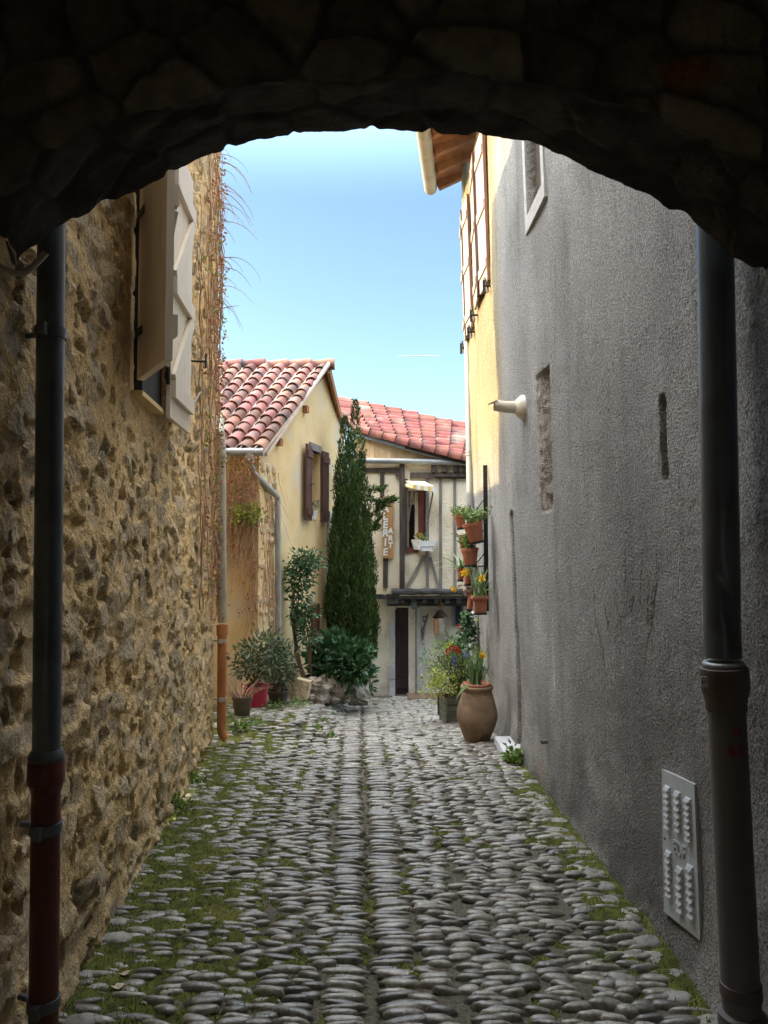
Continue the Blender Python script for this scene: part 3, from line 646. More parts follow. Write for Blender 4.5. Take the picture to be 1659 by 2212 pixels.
rshutter(8.30, 7.86, zsb, zsb + 1.6, .02, .05, 'second upper shutter with a dark trim')
rshutter(8.62, 9.0, zsb - .1, zsb + 1.5, .015, .03, 'third upper shutter near the downpipe')
rshutter(9.32, 9.04, zsb - .1, zsb + 1.5, .015, .04, 'last upper shutter beside the downpipe')
for (y0, y1) in ((7.80, 7.87), (9.0, 9.04)):
    b = MB(); b.box((1.0, 1.15), (y0, y1), (zsb, zsb + 1.55)); b.build('window', MAT['gap'], rh)
# blind window surround near the arch
b = MB(); p0 = rwall(1143, 420); p1 = rwall(1180, 345)
x_ = float(XR(p1.y, p1.z - g(p1.y)))
for (ya, yb, za, zb) in ((yA, yA - .08, zB, zB + 1.4), (yB + .08, yB, zB, zB + 1.4), (yA - .0805, yB + .0805, zB, zB + .12)):
    b.prism([(float(XR(ya, za - g(ya))) - .022, ya, za), (float(XR(yb, za - g(yb))) - .022, yb, za), (float(XR(yb, zb - g(yb))) - .022, yb, zb), (float(XR(ya, zb - g(ya))) - .022, ya, zb)], (.09, 0, 0))
wn = b.build('window', MAT['surround'], rh); tag(wn, 'blocked upper window with a pale surround')
b = MB(); b.box((1.03, 1.5), (6.5, 7.05), (g(6.5) - .2, g(6.5) + .075), jit=.012); b.build('doorstep', MAT['dressed'], rh)

# ================================================================== ARCHWAY
ar = thing('stone_archway', 'dark rubble stone arch and passage roof framing the lane', 'archway', (0, 2.1, 0))
YO, YI = 2.28, 2.04
oc = np.array([(-220, 760), (-100, 690), (0, 622), (47, 588), (60, 560), (100, 531), (140, 502), (165, 484), (200, 466), (230, 447), (255, 440), (290, 424), (330, 403), (380, 376), (440, 347), (500, 327), (560, 309), (640, 302), (660, 294), (700, 293), (760, 291), (830, 289), (900, 295), (985, 297), (1000, 300), (1080, 309), (1150, 320), (1185, 342), (1210, 347), (1250, 371), (1330, 409), (1395, 434), (1420, 455), (1440, 466), (1470, 470), (1510, 507), (1555, 553), (1600, 573), (1659, 606), (1760, 680), (1900, 790)], float)
ic = np.array([(-400, 760), (-80, 520), (0, 432), (90, 350), (182, 287), (300, 262), (395, 242), (490, 209), (580, 187), (700, 195), (830, 185), (994, 175), (1099, 185), (1280, 225), (1400, 262), (1530, 315), (1655, 395), (1760, 470), (2000, 640)], float)
nu, nv = 420, 26
sx = np.linspace(0, 1, nu); ox = -180 + sx * (1860 + 0); ix = CX + (ox - CX) * (YO / YI) * 0.97
oy = np.interp(ox, oc[:, 0], oc[:, 1]); iy = np.interp(ix, ic[:, 0], ic[:, 1])
OP = np.array([at(a_, b_, YO) for a_, b_ in zip(ox, oy)]); IP = np.array([at(a_, b_, YI) for a_, b_ in zip(ix, iy)])
arc = np.concatenate([[0], np.cumsum(np.linalg.norm(np.diff(OP, axis=0), axis=1))])
t = np.linspace(0, 1, nv)
P = IP[:, None] * (1 - t)[None, :, None] + OP[:, None] * t[None, :, None]
U, T = np.meshgrid(arc, t * .28, indexing='ij')
f1, f2, cx, cy = worley(U / .20, T / .16 + 3, 7); st = sstep(0, .25, f2 - f1)
rel = (.030 * st * _hash(cx, cy, 3) + .026 * (fbm(U * 14, T * 22, 5) - .5) + .012 * (fbm(U * 40, T * 40, 6) - .5))
tang = np.gradient(OP, axis=0); nrm = np.stack([-tang[:, 2], 0 * tang[:, 0], tang[:, 0]], 1); nrm = unit(nrm)
P = P - nrm[:, None] * rel[..., None] * .6 + nrm[:, None] * .026
Cc = (0.40 + .35 * _hash(cx, cy, 8)[..., None] * st[..., None]) * np.array([1, .97, .93])  # soffit tinted darker than the inner face, its shade put into the colour
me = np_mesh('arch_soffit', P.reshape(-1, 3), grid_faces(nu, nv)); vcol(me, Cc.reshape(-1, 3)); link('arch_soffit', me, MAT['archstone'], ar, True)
# inner face (towards the passage)
base = P[:, 0]; zt = 4.0; nv2 = 90
w_ = np.linspace(0, 1, nv2) ** 1.0
Fx = base[:, None, :] * np.ones((1, nv2, 1)); Fx = Fx.copy(); Fx[..., 2] = base[:, None, 2] * (1 - w_) + zt * w_
hx, hz = Fx[..., 0], Fx[..., 2]
f1, f2, cx, cy = worley((hx + .05 * fbm(hx * 6, hz * 6, 3)) / .22, (hz - .25 * np.sqrt(np.maximum(0, 4 - hx ** 2))) / .17, 17); st = sstep(.02, .2, f2 - f1)
rel = st * (.01 + .03 * _hash(cx, cy, 3)) + .035 * (fbm(hx * 9, hz * 9, 15) - .5) + .012 * (fbm(hx * 40, hz * 40, 16) - .5)
fade = np.minimum(1, w_ / .06)[None, :]
Fx[..., 1] = base[:, None, 1] - rel * fade
sv = _hash(cx, cy, 9)[..., None]; Cc = .9 + st[..., None] * (.25 + 1.2 * sv) * np.array([1, .93, .82])  # inner face tinted lighter to make up for the weak light on it
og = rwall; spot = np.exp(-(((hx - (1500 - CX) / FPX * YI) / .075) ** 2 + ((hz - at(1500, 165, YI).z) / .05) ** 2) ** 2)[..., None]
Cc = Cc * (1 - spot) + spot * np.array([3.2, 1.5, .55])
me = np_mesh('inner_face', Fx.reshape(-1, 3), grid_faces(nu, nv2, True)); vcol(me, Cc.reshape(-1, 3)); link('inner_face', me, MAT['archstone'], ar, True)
# outer face and mass above
ob = P[:, -1]; Oq = np.stack([ob, np.stack([ob[:, 0], ob[:, 1], np.full(nu, 7.2)], 1)], 1)
me = np_mesh('outer_face', Oq.reshape(-1, 3), grid_faces(nu, 2)); vcol(me, np.ones((nu * 2, 3))); link('outer_face', me, MAT['archstone'], ar)
mb = MB(); mb.box((-1.75, 1.75), (-3.05, 2.02), (3.62, 3.9)); mb.box((-1.75, -.34), (-3.3, -3.06), (-.4, 3.61)); mb.box((.34, 1.75), (-3.3, -3.06), (-.4, 3.61)); mb.box((-.339, .339), (-3.3, -3.06), (1.5, 3.61)); mb.box((-1.76, 1.76), (-3.2, 2.26), (3.95, 7.2)); o = mb.build('passage_ceiling', MAT['barestone'], ar)  # narrow rear opening added to let dim fill light into the passage
mb = MB(); mb.prism([(-1.9, -3.6, 7.21), (1.9, -3.6, 7.21), (1.9, 2.5, 7.21), (-1.9, 2.5, 7.21)], (0, 0, .2)); mb.build('roof', MAT['tile'], ar)
mb = MB(); cpts = [at(x, y, 2.0) for x, y in ((-60, 545), (0, 576), (30, 590), (52, 590), (75, 572), (100, 545))]; mb.tube(cpts, .009, 8)
tag(mb.build('wall_cable', MAT['cable'], None, True), 'grey cable looping under the left foot of the arch', 'cable')

# ================================================================== PIPES
def clampring(parent, p, r, wallvec, mat):
    b = MB(); p = Vector(p); b.tube([p - Vector((0, 0, .016)), p + Vector((0, 0, .016))], r, 20); b.tube([p, p + Vector(wallvec)], .010, 8); b.box((p.x - .012, p.x + .012), (p.y - r - .02, p.y - r + .01), (p.z - .02, p.z + .02)); return b.build('clamp', mat, parent, auto=40)
# near left
PY = 2.36
dp = thing('downpipe', 'dark zinc drainpipe with red-brown foot at the left foot of the arch', 'drainpipe', at(94, 2212, PY))
def lp(y): return at(np.interp(y, [400, 520, 1640, 2212, 2400], [113, 111, 100.5, 94, 92]), y, PY)
b = MB(); b.tube([lp(300), lp(520), lp(1000), lp(1400), lp(1618)], .0425, 24); b.build('upper_pipe', MAT['zinc'], dp, auto=40)
b = MB(); b.tube([lp(1618), lp(1630), lp(1640), lp(1648)], [.045, .054, .054, .046], 24); b.build('joint_ring', MAT['zinc'], dp, auto=60)
b = MB(); b.tube([lp(1640), lp(1646), lp(1690), lp(1694), lp(1712)], [.050, .0555, .0555, .050, .044], 24); b.build('socket', MAT['rustpipe'], dp, auto=40)
b = MB(); b.tube([lp(1700), lp(2000), lp(2280)], .0435, 24); b.build('lower_pipe', MAT['rustpipe'], dp, auto=40)
for y in (720, 1787, 2165): clampring(dp, lp(y), .049, (-.09, .03, 0), MAT['zinc'])
# near right
RY = 2.40
dp = thing('downpipe', 'dented dark zinc drainpipe on a grey iron foot at the right foot of the arch', 'drainpipe', at(1605, 2195, RY))
def rp(y): return at(np.interp(y, [300, 520, 1430, 1470, 2190, 2260], [1541, 1545, 1562, 1566, 1603, 1607]), y, RY)
b = MB(); ysq = [300] + list(range(520, 1440, 20)); b.tube([rp(y) for y in ysq], .0565, 40); o = b.build('upper_pipe', MAT['zincblue'], dp)
dcen = rp(1265) + Vector((-.012, -.055, 0)); dc2 = rp(1205) + Vector((.01, -.055, 0)); off = wloc(o)
for v in o.data.vertices:
    w = v.co + off
    for (c_, rz, am) in ((dcen, .11, .020), (dc2, .05, .008)):
        q = ((w.x - c_.x + .35 * (w.z - c_.z)) / .032) ** 2 + ((w.z - c_.z) / rz) ** 2 + ((w.y - c_.y) / .06) ** 2
        v.co.y += am * math.exp(-q)
o.data.polygons.foreach_set('use_smooth', np.ones(len(o.data.polygons), dtype=bool)); o.data.set_sharp_from_angle(angle=math.radians(40))
b = MB(); b.tube([rp(1428), rp(1434), rp(1442)], [.060, .066, .060], 32); b.build('joint_ring', MAT['zinclight'], dp, auto=60)
b = MB(); b.tube([rp(1440), rp(1442), rp(1485), rp(1505), rp(1512), rp(1516), rp(1532), rp(1536)], [.066, .074, .074, .066, .064, .062, .062, .058], 32); b.build('socket', MAT['castrust'], dp, auto=40)
b = MB(); b.tube([rp(1530), rp(1800), rp(2130), rp(2200)], .0575, 32); lpz = b.build('lower_pipe', MAT['castgrey'], dp, auto=40)
b = MB(); b.tube([rp(2122), rp(2150)], .0625, 32); b.build('clamp', MAT['castrust'], dp, auto=40)
b = MB(); b.tube([rp(2182), rp(2188), rp(2215), rp(2320)], [.062, .072, .072, .066], 32); b.build('foot', MAT['castgrey'], dp, auto=40)
# painted number and tag on it: letters wrapped on the pipe surface
def on_pipe_text(body, size, yc, xoff, mat, name, bold=.004):
    c = rp(yc); r = .0602
    o = text_mesh(name, body, size, (0, 0, 0), (1, 0, 0), (0, 0, 1), mat, None, .0005, bold)
    o.parent = dp; off = wloc(dp); ax = (rp(yc - 50) - rp(yc + 50)).normalized()
    for v in o.data.vertices:
        a_ = (v.co.x + xoff) / r; p = c + ax * v.co.z + Vector((r * math.sin(a_), -r * math.cos(a_) - .0006 + (v.co.y if abs(v.co.y) < .01 else 0), 0)); v.co = p - off
    return o
on_pipe_text('63', .055, 1612, -.002, MAT['redpaint'], 'painted_number', .001)
on_pipe_text('0', .050, 1572, .0, MAT['redpaint'], 'painted_number', .001)
tg = rp(1475); b = MB(); tc_ = at(1521, 1473, RY - .052); b.obox(tc_, (1, 0, 0), (0, 1, 0), (0, 0, 1), (-.0105, .0105), (0, .003), (-.0165, .0165)); tagp = b.build('number_tag', MAT['whitepaint'], dp)
text_mesh('lettering', '63', .016, tc_ + Vector((0, -.0006, 0)), (1, 0, 0), (0, 0, 1), MAT['black'], tagp, .0004)
# far left corner pipe
LYP = 6.95
dp = thing('downpipe', 'weathered zinc drainpipe with orange rusty foot at the far corner of the ochre wall', 'drainpipe', at(480, 1592, LYP))
def fp(x, y, Y=LYP): return at(x, y, Y)
b = MB(); b.tube([fp(476, 900, 7.3), fp(474, 922, 7.2), fp(476, 940), fp(478, 960), fp(479, 1180), fp(480, 1345)], .042, 18); b.build('upper_pipe', MAT['zincwarm'], dp, auto=50)
for y in (985, 995, 1286, 1299): 
    b = MB(); b.tube([fp(479, y - 3), fp(479, y + 3)], .048, 18); b.build('joint_ring', MAT['zincwarm'], dp, auto=50)
b = MB(); b.tube([fp(480, 1349), fp(480, 1372)], .053, 18); b.build('socket', MAT['clay'], dp, auto=50)
b = MB(); b.tube([fp(480, 1372), fp(479.5, 1450), fp(478.5, 1560), fp(479, 1578), fp(483, 1590), fp(490, 1596)], .043, 18, cap=False); b.build('lower_pipe', MAT['clay'], dp, auto=50)
for y in (1384, 1510): clampring(dp, fp(479.5, y), .047, (-.08, .02, 0), MAT['zincwarm'])
# far right pipe
RYP = 9.25
dp = thing('downpipe', 'tall grey drainpipe with white iron foot on the far corner of the sunlit house', 'drainpipe', at(1028, 1500, RYP))
def qp(y): return at(np.interp(y, [250, 1300, 1500], [1004, 1021, 1026]), y, RYP)
b = MB(); b.tube([qp(260), qp(700), qp(1322)], .055, 18); b.build('upper_pipe', MAT['zinclight'], dp, auto=50)
for y in (975, 982): b = MB(); b.tube([qp(y - 2), qp(y + 2)], .062, 18); b.build('joint_ring', MAT['zinclight'], dp, auto=50)
b = MB(); b.tube([qp(1320), qp(1322), qp(1340), qp(1346), qp(1350), qp(1500)], [.06, .072, .072, .068, .062, .062], 18); b.build('lower_pipe', MAT['castwhite'], dp, auto=50)

# ================================================================== RIGHT WALL FITTINGS
# louvred metal cover
c00, c10, c01, c11 = rwall(1440, 1969), rwall(1519, 2032), rwall(1435, 1662), rwall(1506, 1694)
def plate(u, v, off=0.0): 
    p = (c00 * (1 - u) + c10 * u) * (1 - v) + (c01 * (1 - u) + c11 * u) * v
    return p + Vector((-1, -.01, -.03)) * (off + .012)
cov = thing('utility_cover', 'grey steel louvred cover set in the roughcast wall beside the right drainpipe', 'utility cover', plate(.5, 0))
b = MB(); cs = [plate(0, 0), plate(1, 0), plate(1, 1), plate(0, 1)]; b.prism(cs, (.03, 0, 0)); b.build('plate', MAT['steel'], cov)
for (ui, v0, v1, nn) in ((.20, .60, .91, 7), (.52, .62, .91, 6), (.82, .60, .90, 7), (.20, .13, .46, 7), (.52, .08, .40, 6), (.82, .10, .46, 7)):
    b = MB()
    for k in range(nn):
        vv = v0 + (v1 - v0) * (k + .5) / nn; hv = (v1 - v0) / nn * .36; wu = .085
        pts = [plate(ui - wu, vv - hv), plate(ui + wu, vv - hv), plate(ui + wu, vv + hv), plate(ui - wu, vv + hv)]
        outp = [plate(ui - wu * .8, vv - hv * .9, .014), plate(ui + wu * .8, vv - hv * .9, .014), plate(ui + wu * .8, vv + hv * .5, .006), plate(ui - wu * .8, vv + hv * .5, .006)]
        b.add(pts + outp, [(0, 1, 5, 4), (1, 2, 6, 5), (2, 3, 7, 6), (3, 0, 4, 7), (4, 5, 6, 7)])
    b.build('louvre_column', MAT['steel'], cov)
ax = (plate(1, .5) - plate(0, .5)).normalized(); az = (plate(.5, 1) - plate(.5, 0)).normalized()
text_mesh('embossed_lettering', 'EDF', .075, plate(.52, .505, .0015), ax, az, MAT['steel'], cov, .002, .001)
b = MB(); b.tube([plate(.08, .52, -.002), plate(.08, .52, .002)], .006, 10); b.build('keyhole', MAT['gap'], cov)
# wall vent hood
pv = rwall(1134, 880) + Vector((-.03, 0, 0)); hd = thing('flue_hood', 'cream plastic flue hood poking from the grey wall above the door recess', 'flue', pv)
b = MB(); n_ = Vector((-1, -.02, .02)).normalized()
b.tube([pv + n_ * -.05, pv + n_ * .004, pv + n_ * .03, pv + n_ * .05], [.10, .10, .074, .056], 24); b.build('flange', MAT['cream'], hd, auto=50)
b = MB(); b.tube([pv + n_ * .04, pv + n_ * .13, pv + n_ * .22 + Vector((0, 0, .012))], [.052, .048, .044], 24, cap=False)
b.prism([pv + n_ * .2 + Vector((0, -.05, .05)), pv + n_ * .2 + Vector((0, .05, .05)), pv + n_ * .27 + Vector((0, .03, .022)), pv + n_ * .27 + Vector((0, -.03, .022))], (0, 0, -.006)); b.build('spout', MAT['cream'], hd, auto=50)
pd = rwall(1184, 1600); b = MB(); b.tube([pd + Vector((.05, 0, 0)), pd + Vector((-.055, -.02, -.004))], .0155, 16, cap=False); b.tube([pd + Vector((.05, 0, 0)), pd + Vector((-.03, -.012, -.002))], .012, 16)
tag(b.build('drain_spout', MAT['castgrey'], None, auto=50), 'short grey drain spout sticking from the foot of the right wall', 'spout')

# ================================================================== TILE ROOFS
def tile_roof(name, eave0, eave1, up0, up1, ncol, nrow, mat, parent, r=None, jit=.012, first=0):
    e0, e1, u0, u1 = map(Vector, (eave0, eave1, up0, up1)); b = MB()
    n = (e1 - e0).cross(u0 - e0).normalized()
    if n.z < 0: n = -n
    pitch = (e1 - e0).length / ncol; r = r or pitch * .36
    S = 7
    for c in range(ncol + 1):
        f = c / ncol; pe = e0.lerp(e1, f); pu = u0.lerp(u1, f); sd = (e1 - e0).normalized(); run = (pu - pe); L = run.length; dn = run.normalized()
        cj = random.gauss(0, jit * .5)
        for k in range(nrow):
            a0 = L * (k / nrow) - .02; a1 = L * ((k + 1.18) / nrow); jx = cj + random.gauss(0, jit * .4); jz = random.gauss(0, jit * .25)
            vs = []
            for (aa, rr, lift) in ((a0, r * 1.10, .020), (a1, r * .86, .0)):
                base = pe + dn * aa + sd * jx + n * (lift + jz + .02)
                for i in range(S):
                    an = PI * i / (S - 1); vs.append(base - sd * rr * math.cos(an) + n * rr * .95 * math.sin(an))
                for i in range(S):
                    an = PI * i / (S - 1); vs.append(base - sd * (rr - .014) * math.cos(an) + n * (rr - .014) * .95 * math.sin(an))
            fs = [(i, i + 1, 2 * S + i + 1, 2 * S + i) for i in range(S - 1)] + [(S + i, i, i + 1, S + i + 1)[::-1] for i in range(S - 1)] + [(S + i, S + i + 1, 3 * S + i + 1, 3 * S + i)[::-1] for i in range(S - 1)]
            b.add(vs, fs)
        # channel tile between the covers
        if c < ncol:
            f = (c + .5) / ncol; pe = e0.lerp(e1, f); pu = u0.lerp(u1, f); run = pu - pe; L = run.length; dn = run.normalized()
            for k in range(nrow):
                a0 = L * (k / nrow) - .05; a1 = L * ((k + 1.15) / nrow); vs = []
                for (aa, lift) in ((a0, .014), (a1, 0.0)):
                    base = pe + dn * aa + n * (lift + r * .5)
                    for i in range(5):
                        an = PI * i / 4; vs.append(base - sd * r * math.cos(an) - n * r * .62 * math.sin(an))
                b.add(vs, [(i, i + 1, 6 + i, 5 + i) for i in range(4)])
    o = b.build(name, mat, parent, auto=50); return o

# ================================================================== GABLED HOUSE
gh_ = thing('gabled_house', 'small yellow rendered house with tiled gable roof and brown shutters beyond the ochre wall', 'house', at(600, 1500, 9.9))
G1 = at(560, 1400, 9.4); G2 = at(742, 1400, 13.0); G1.z = G2.z = 0
gs_ = (G2 - G1); GL = gs_.length; gs_.normalize(); gn = Vector((gs_.y, -gs_.x, 0))
def gw(px, py, off=0.0):     # ray with the gable wall plane
    d = ray(px, py); o_ = Vector((0, 0, CAMZ)); k = ((G1 + gn * off) - o_).dot(gn) / d.dot(gn); p = o_ + d * k
    return (p - G1).dot(gs_), p.z
eN = at(568, 977, 9.22); apex = at(709, 792, 11.8); eF = at(741, 926, 13.03)
sa, za = gw(707, 806); s0, z0_ = gw(572, 978); s1, z1_ = gw(741, 935)
wl = gw(668, 1040)[0]; wr = gw(691, 1040)[0]; wt = gw(672, 972)[1]; wb = gw(676, 1122)[1]
def gp(s, z, n=0.0): return G1 + gs_ * s + gn * n + Vector((0, 0, z))
def roofz(s): return float(np.interp(s, [-.1, sa, s1], [z0_ - .08, za, z1_]))
gb = g(9) - .6
mb = MB(); T_ = gn * -.3
mb.prism([gp(-.05, gb), gp(wl, gb), gp(wl, roofz(wl)), gp(-.05, roofz(-.05))], T_)
mb.prism([gp(wr, gb), gp(GL, gb), gp(GL, z1_)] + ([gp(sa, za)] if sa > wr else []) + [gp(wr, roofz(wr))], T_)
mb.prism([gp(wl, gb), gp(wr, gb), gp(wr, wb), gp(wl, wb)], T_)
mb.prism([gp(wl, wt), gp(wr, wt), gp(wr, roofz(wr))] + ([gp(sa, za)] if wl < sa < wr else []) + [gp(wl, roofz(wl))], T_)
mb.build('gable_wall', MAT['render'], gh_)
# front wall under the eave (faces the camera)
F0 = G1 + Vector((0, .02, 0)); mb = MB()
mb.prism([(F0.x - .02, 9.38, gb), (-3.9, 9.38, gb), (-3.9, 9.38, z0_ - .1), (F0.x - .02, 9.38, z0_ - .1)], (0, .3, 0)); mb.build('front_wall', MAT['render'], gh_)
mb = MB(); mb.prism([gp(GL - .31, gb, -.3), gp(GL - .01, gb, -.3), gp(GL - .01, z1_ - .05, -.3), gp(GL - .31, z1_ - .05, -.3)], gn * -2.5); mb.build('rear_wall', MAT['render'], gh_)
# bare stone quoin patch on the near corner, slightly proud
b = MB(); z = gb; i = 0
while z < z0_ - .25:
    hh = random.uniform(.10, .2); s = -.045
    while s < .36:
        ww = random.uniform(.10, .24)
        if random.random() < .75: c_ = gp(s + ww / 2, z + hh / 2, -.02); b.rock(c_ + gn * -.045, ww * .5, .075, hh * .5, i, rough=.12)
        s += ww; i += 1
    z += hh
b.build('bare_stonework', MAT['barestone'], gh_, True)
# roof
dX = Vector((-2.1, 0, 0)); rw = apex - eN
roof = tile_roof('roof', eN + Vector((-.06, 0, .0)), eN + Vector((-2.65, 0, 0)), apex + Vector((-.06, 0, -.02)), apex + Vector((-3.05, 0, -.02)), 13, 13, MAT['tile'], gh_, r=.08)
mb = MB(); mb.prism([eN + Vector((.0, 0, -.035)), eN + Vector((-2.8, 0, -.035)), apex + Vector((-3.2, 0, -.035)), apex + Vector((.0, 0, -.035))], (0, 0, .045)); mb.build('verge_mortar', MAT['mortar'], roof)
eF2 = apex + (eF - apex) * 1.02
mb = MB(); mb.prism([apex + Vector((.02, 0, -.01)), apex + Vector((-3.2, 0, -.01)), eF2 + Vector((-3.2, 0, 0)), eF2 + Vector((.02, 0, 0))], (0, 0, .07)); mb.build('rear_slope', MAT['tile'], roof)
mb = MB(); mb.bar(apex + Vector((.015, -.04, -.07)), eF2 + Vector((.015, 0, -.06)), .05, .13); mb.build('barge_board', MAT['rafter'], roof)
mb = MB(); k = 0; x = .10
while x > -3.0:
    p = apex + Vector((x, .0, .02 + random.uniform(-.005, .012))); b_ = MB()
    mb.tube([p + Vector((0, 0, 0.015)), p + Vector((-.40, 0, -.01))], [.095, .075], 12); x -= .37
mb.build('ridge_tiles', MAT['tile'], roof, auto=50)
mb = MB(); mb.prism([eN + Vector((.03, .18, .02)), apex + Vector((.04, -.1, .05)), apex + Vector((.04, -.1, .0)), eN + Vector((.03, .18, -.03))], (-.04, 0, 0)); mb.build('verge_strip', MAT['mortar'], roof)
# purlin ends
for s_, dz in ((.55, 0), (1.6, 0)): mb = MB(); mb.obox(gp(s_, roofz(s_) - .12), gs_, gn, (0, 0, 1), (-.05, .05), (-.1, .07), (-.05, .05)); mb.build('purlin_end', MAT['rafter'], gh_)
# gutter with its own downpipe
gut = thing('gutter_pipe', 'grey zinc gutter end and bent drainpipe on the corner of the yellow house', 'gutter', at(600, 1400, 8.2))
mb = MB(); p0 = at(569, 976, 9.16); mb.tube([p0, p0 + Vector((-1.1, 0, 0))], .05, 14); mb.build('gutter', MAT['zinclight'], gut, auto=50)
def gpp(px, py, off=.07): s, z = gw(px, py, off); return gp(s, z, off)
mb = MB(); a_ = at(541, 978, 9.16); mb.tube([a_, a_ + Vector((0, 0, -.05)), at(541, 1004, 9.18), at(548, 1022, 9.22), gpp(592, 1066), gpp(599, 1074), gpp(600, 1084), gpp(601, 1230), gpp(602, 1500)], [.058, .052, .042, .04, .04, .04, .04, .04, .04], 14); mb.build('pipe', MAT['zinclight'], gut, auto=50)
mb = MB(); mb.tube([gpp(601, 1178), gpp(601, 1184)], .041, 14); mb.build('clamp', MAT['zinclight'], gut, auto=50)
# window: deep reveal, lintel, shutters
mb = MB(); mb.obox(gp(0, 0), gs_, gn, (0, 0, 1), (wl, wr), (-.28, -.22), (wb, wt)); w1 = mb.build('window', MAT['gap'], gh_)
mb = MB(); mb.obox(gp(0, 0), gs_, gn, (0, 0, 1), (wl - .02, wr + .03), (-.18, .025), (wt, wt + .11)); mb.build('lintel', MAT['greytimber'], w1)
mb = MB(); mb.obox(gp(0, 0), gs_, gn, (0, 0, 1), (wl + .001, wr - .001), (-.215, -.19), (wb, wb + .06)); mb.obox(gp(0, 0), gs_, gn, (0, 0, 1), (wl + .001, wr - .001), (-.215, -.19), (wt - .06, wt - .001)); mb.obox(gp(0, 0), gs_, gn, (0, 0, 1), ((wl + wr) / 2 - .02, (wl + wr) / 2 + .02), (-.215, -.18), (wb + .061, wt - .061)); mb.build('frame', MAT['brownpaint'], w1)
def gshut(hx, width, sgn, ang, lab):
    ax = (gs_ * sgn * math.cos(ang) + gn * math.sin(ang)).normalized(); nn = (gn * math.cos(ang) - gs_ * sgn * math.sin(ang)).normalized(); h = gp(hx, 0, .02); b = MB()
    for k in range(4): b.obox(h, ax, nn, (0, 0, 1), (width * k / 4 + .003, width * (k + 1) / 4 - .003), (0, .028), (wb - .03, wt + .04))
    b.obox(h, ax, nn, (0, 0, 1), (.004, width - .004), (.002, .02), (wb - .028, wt + .038)); o = b.build('shutter', MAT['brownpaint'], gh_); tag(o, lab); 
    for zc in (wb + .1, wt - .1): c = MB(); c.obox(h, ax, nn, (0, 0, 1), (.01, width - .01), (.0285, .05), (zc - .05, zc + .05)); c.build('crossbar', MAT['brownpaint'], o)
    i_ = MB(); zc = (wb + wt) / 2 - .05; i_.bar(h + ax * (width - .02) + nn * .05 + Vector((0, 0, zc)), h + ax * (width - .02) + nn * .13 + Vector((0, 0, zc + .03)), .012, .012); i_.build('latch', MAT['iron'], o)
gshut(wl, .36, -1, math.radians(7), 'left brown shutter'); gshut(wr, .30, 1, math.radians(2), 'right brown shutter')
pot = thing('window_pot', 'white pot with a small plant on the sill between brown shutters', 'flowerpot', gp((wl + wr) / 2, wb + .0, -.05))
c_ = gp((wl + wr) / 2 - .02, wb, -.02); mb = MB(); mb.lathe([(.055, 0), (.075, .13), (.078, .14), (.06, .14)], c_, 16); mb.build('pot', MAT['whitepaint'], pot, auto=40)
_, P, D = clumps(c_ + Vector((0, 0, .19)), (.09, .09, .07), 10, 6, .02); leaf_obj('leaves', P, D, .05, .022, MAT['roseleaf'], pot)
# lower brown door behind the rose
dl, dr, dt = gw(672, 1300)[0], gw(687, 1300)[0], gw(680, 1305)[1]
mb = MB(); mb.obox(gp(0, 0), gs_, gn, (0, 0, 1), (dl, dr), (.002, .03), (g(10) - .1, dt)); mb.build('door', MAT['redwood'], gh_)
# white side wall sliver behind the cypress
wwl = thing('white_wall', 'pale blue-white wall sliver between the yellow house and the cypress', 'wall', at(712, 1450, 11.6)); mb = MB(); a_, b_, zt_ = gw(706, 1300)[0], gw(727, 1300)[0], gw(715, 1105)[1]; mb.obox(gp(0, 0), gs_, gn, (0, 0, 1), (a_, b_), (.004, .05), (gb + .3, zt_)); mb.build('panel', MAT['whitepaint'], wwl)

# ================================================================== TIMBER HOUSE
TY = 13.4
th_ = thing('timber_house', 'half-timbered cream house with red tiled roof closing the end of the lane', 'house', at(900, 1500, TY))
def tp(px, py, Y=TY): return at(px, py, Y)
def rect(mb, x0, y0, x1, y1, Y, d, mi=0, jit=0.0):
    a_ = at(x0, y1, Y); b_ = at(x1, y0, Y); mb.box((a_.x, b_.x), (Y - d, Y), (a_.z, b_.z), mi, jit)
zg = at(900, 1530, TY + .35)
# upper wall with window opening (px 880-920 / 1060-1190)
mb = MB(); UY = TY - .02
for (x0, y0, x1, y1) in ((760, 1000, 866, 1282), (866, 1000, 881, 1282), (881, 1000, 919, 1062), (881, 1190, 919, 1282), (919, 1000, 1120, 1282)): rect(mb, x0, y0, x1, y1, TY + .2, .2)
mb.build('upper_wall', MAT['plaster'], th_)
# lower wall, set back, with door opening
LY = TY + .35
mb = MB()
for (x0, y0, x1, y1) in ((770, 1280, 853, 1560), (882, 1280, 1150, 1560), (853, 1280, 882, 1310)): rect(mb, x0, y0, x1, y1, LY + .25, .25)
mb.build('lower_wall', MAT['greyplaster'], th_)
# body and left return so that nothing shows through
mb = MB(); mb.box((-.5, 3.2), (LY + .28, 14.6), (-1.4, 2.4)); mb.build('rear_body', MAT['greyplaster'], th_)
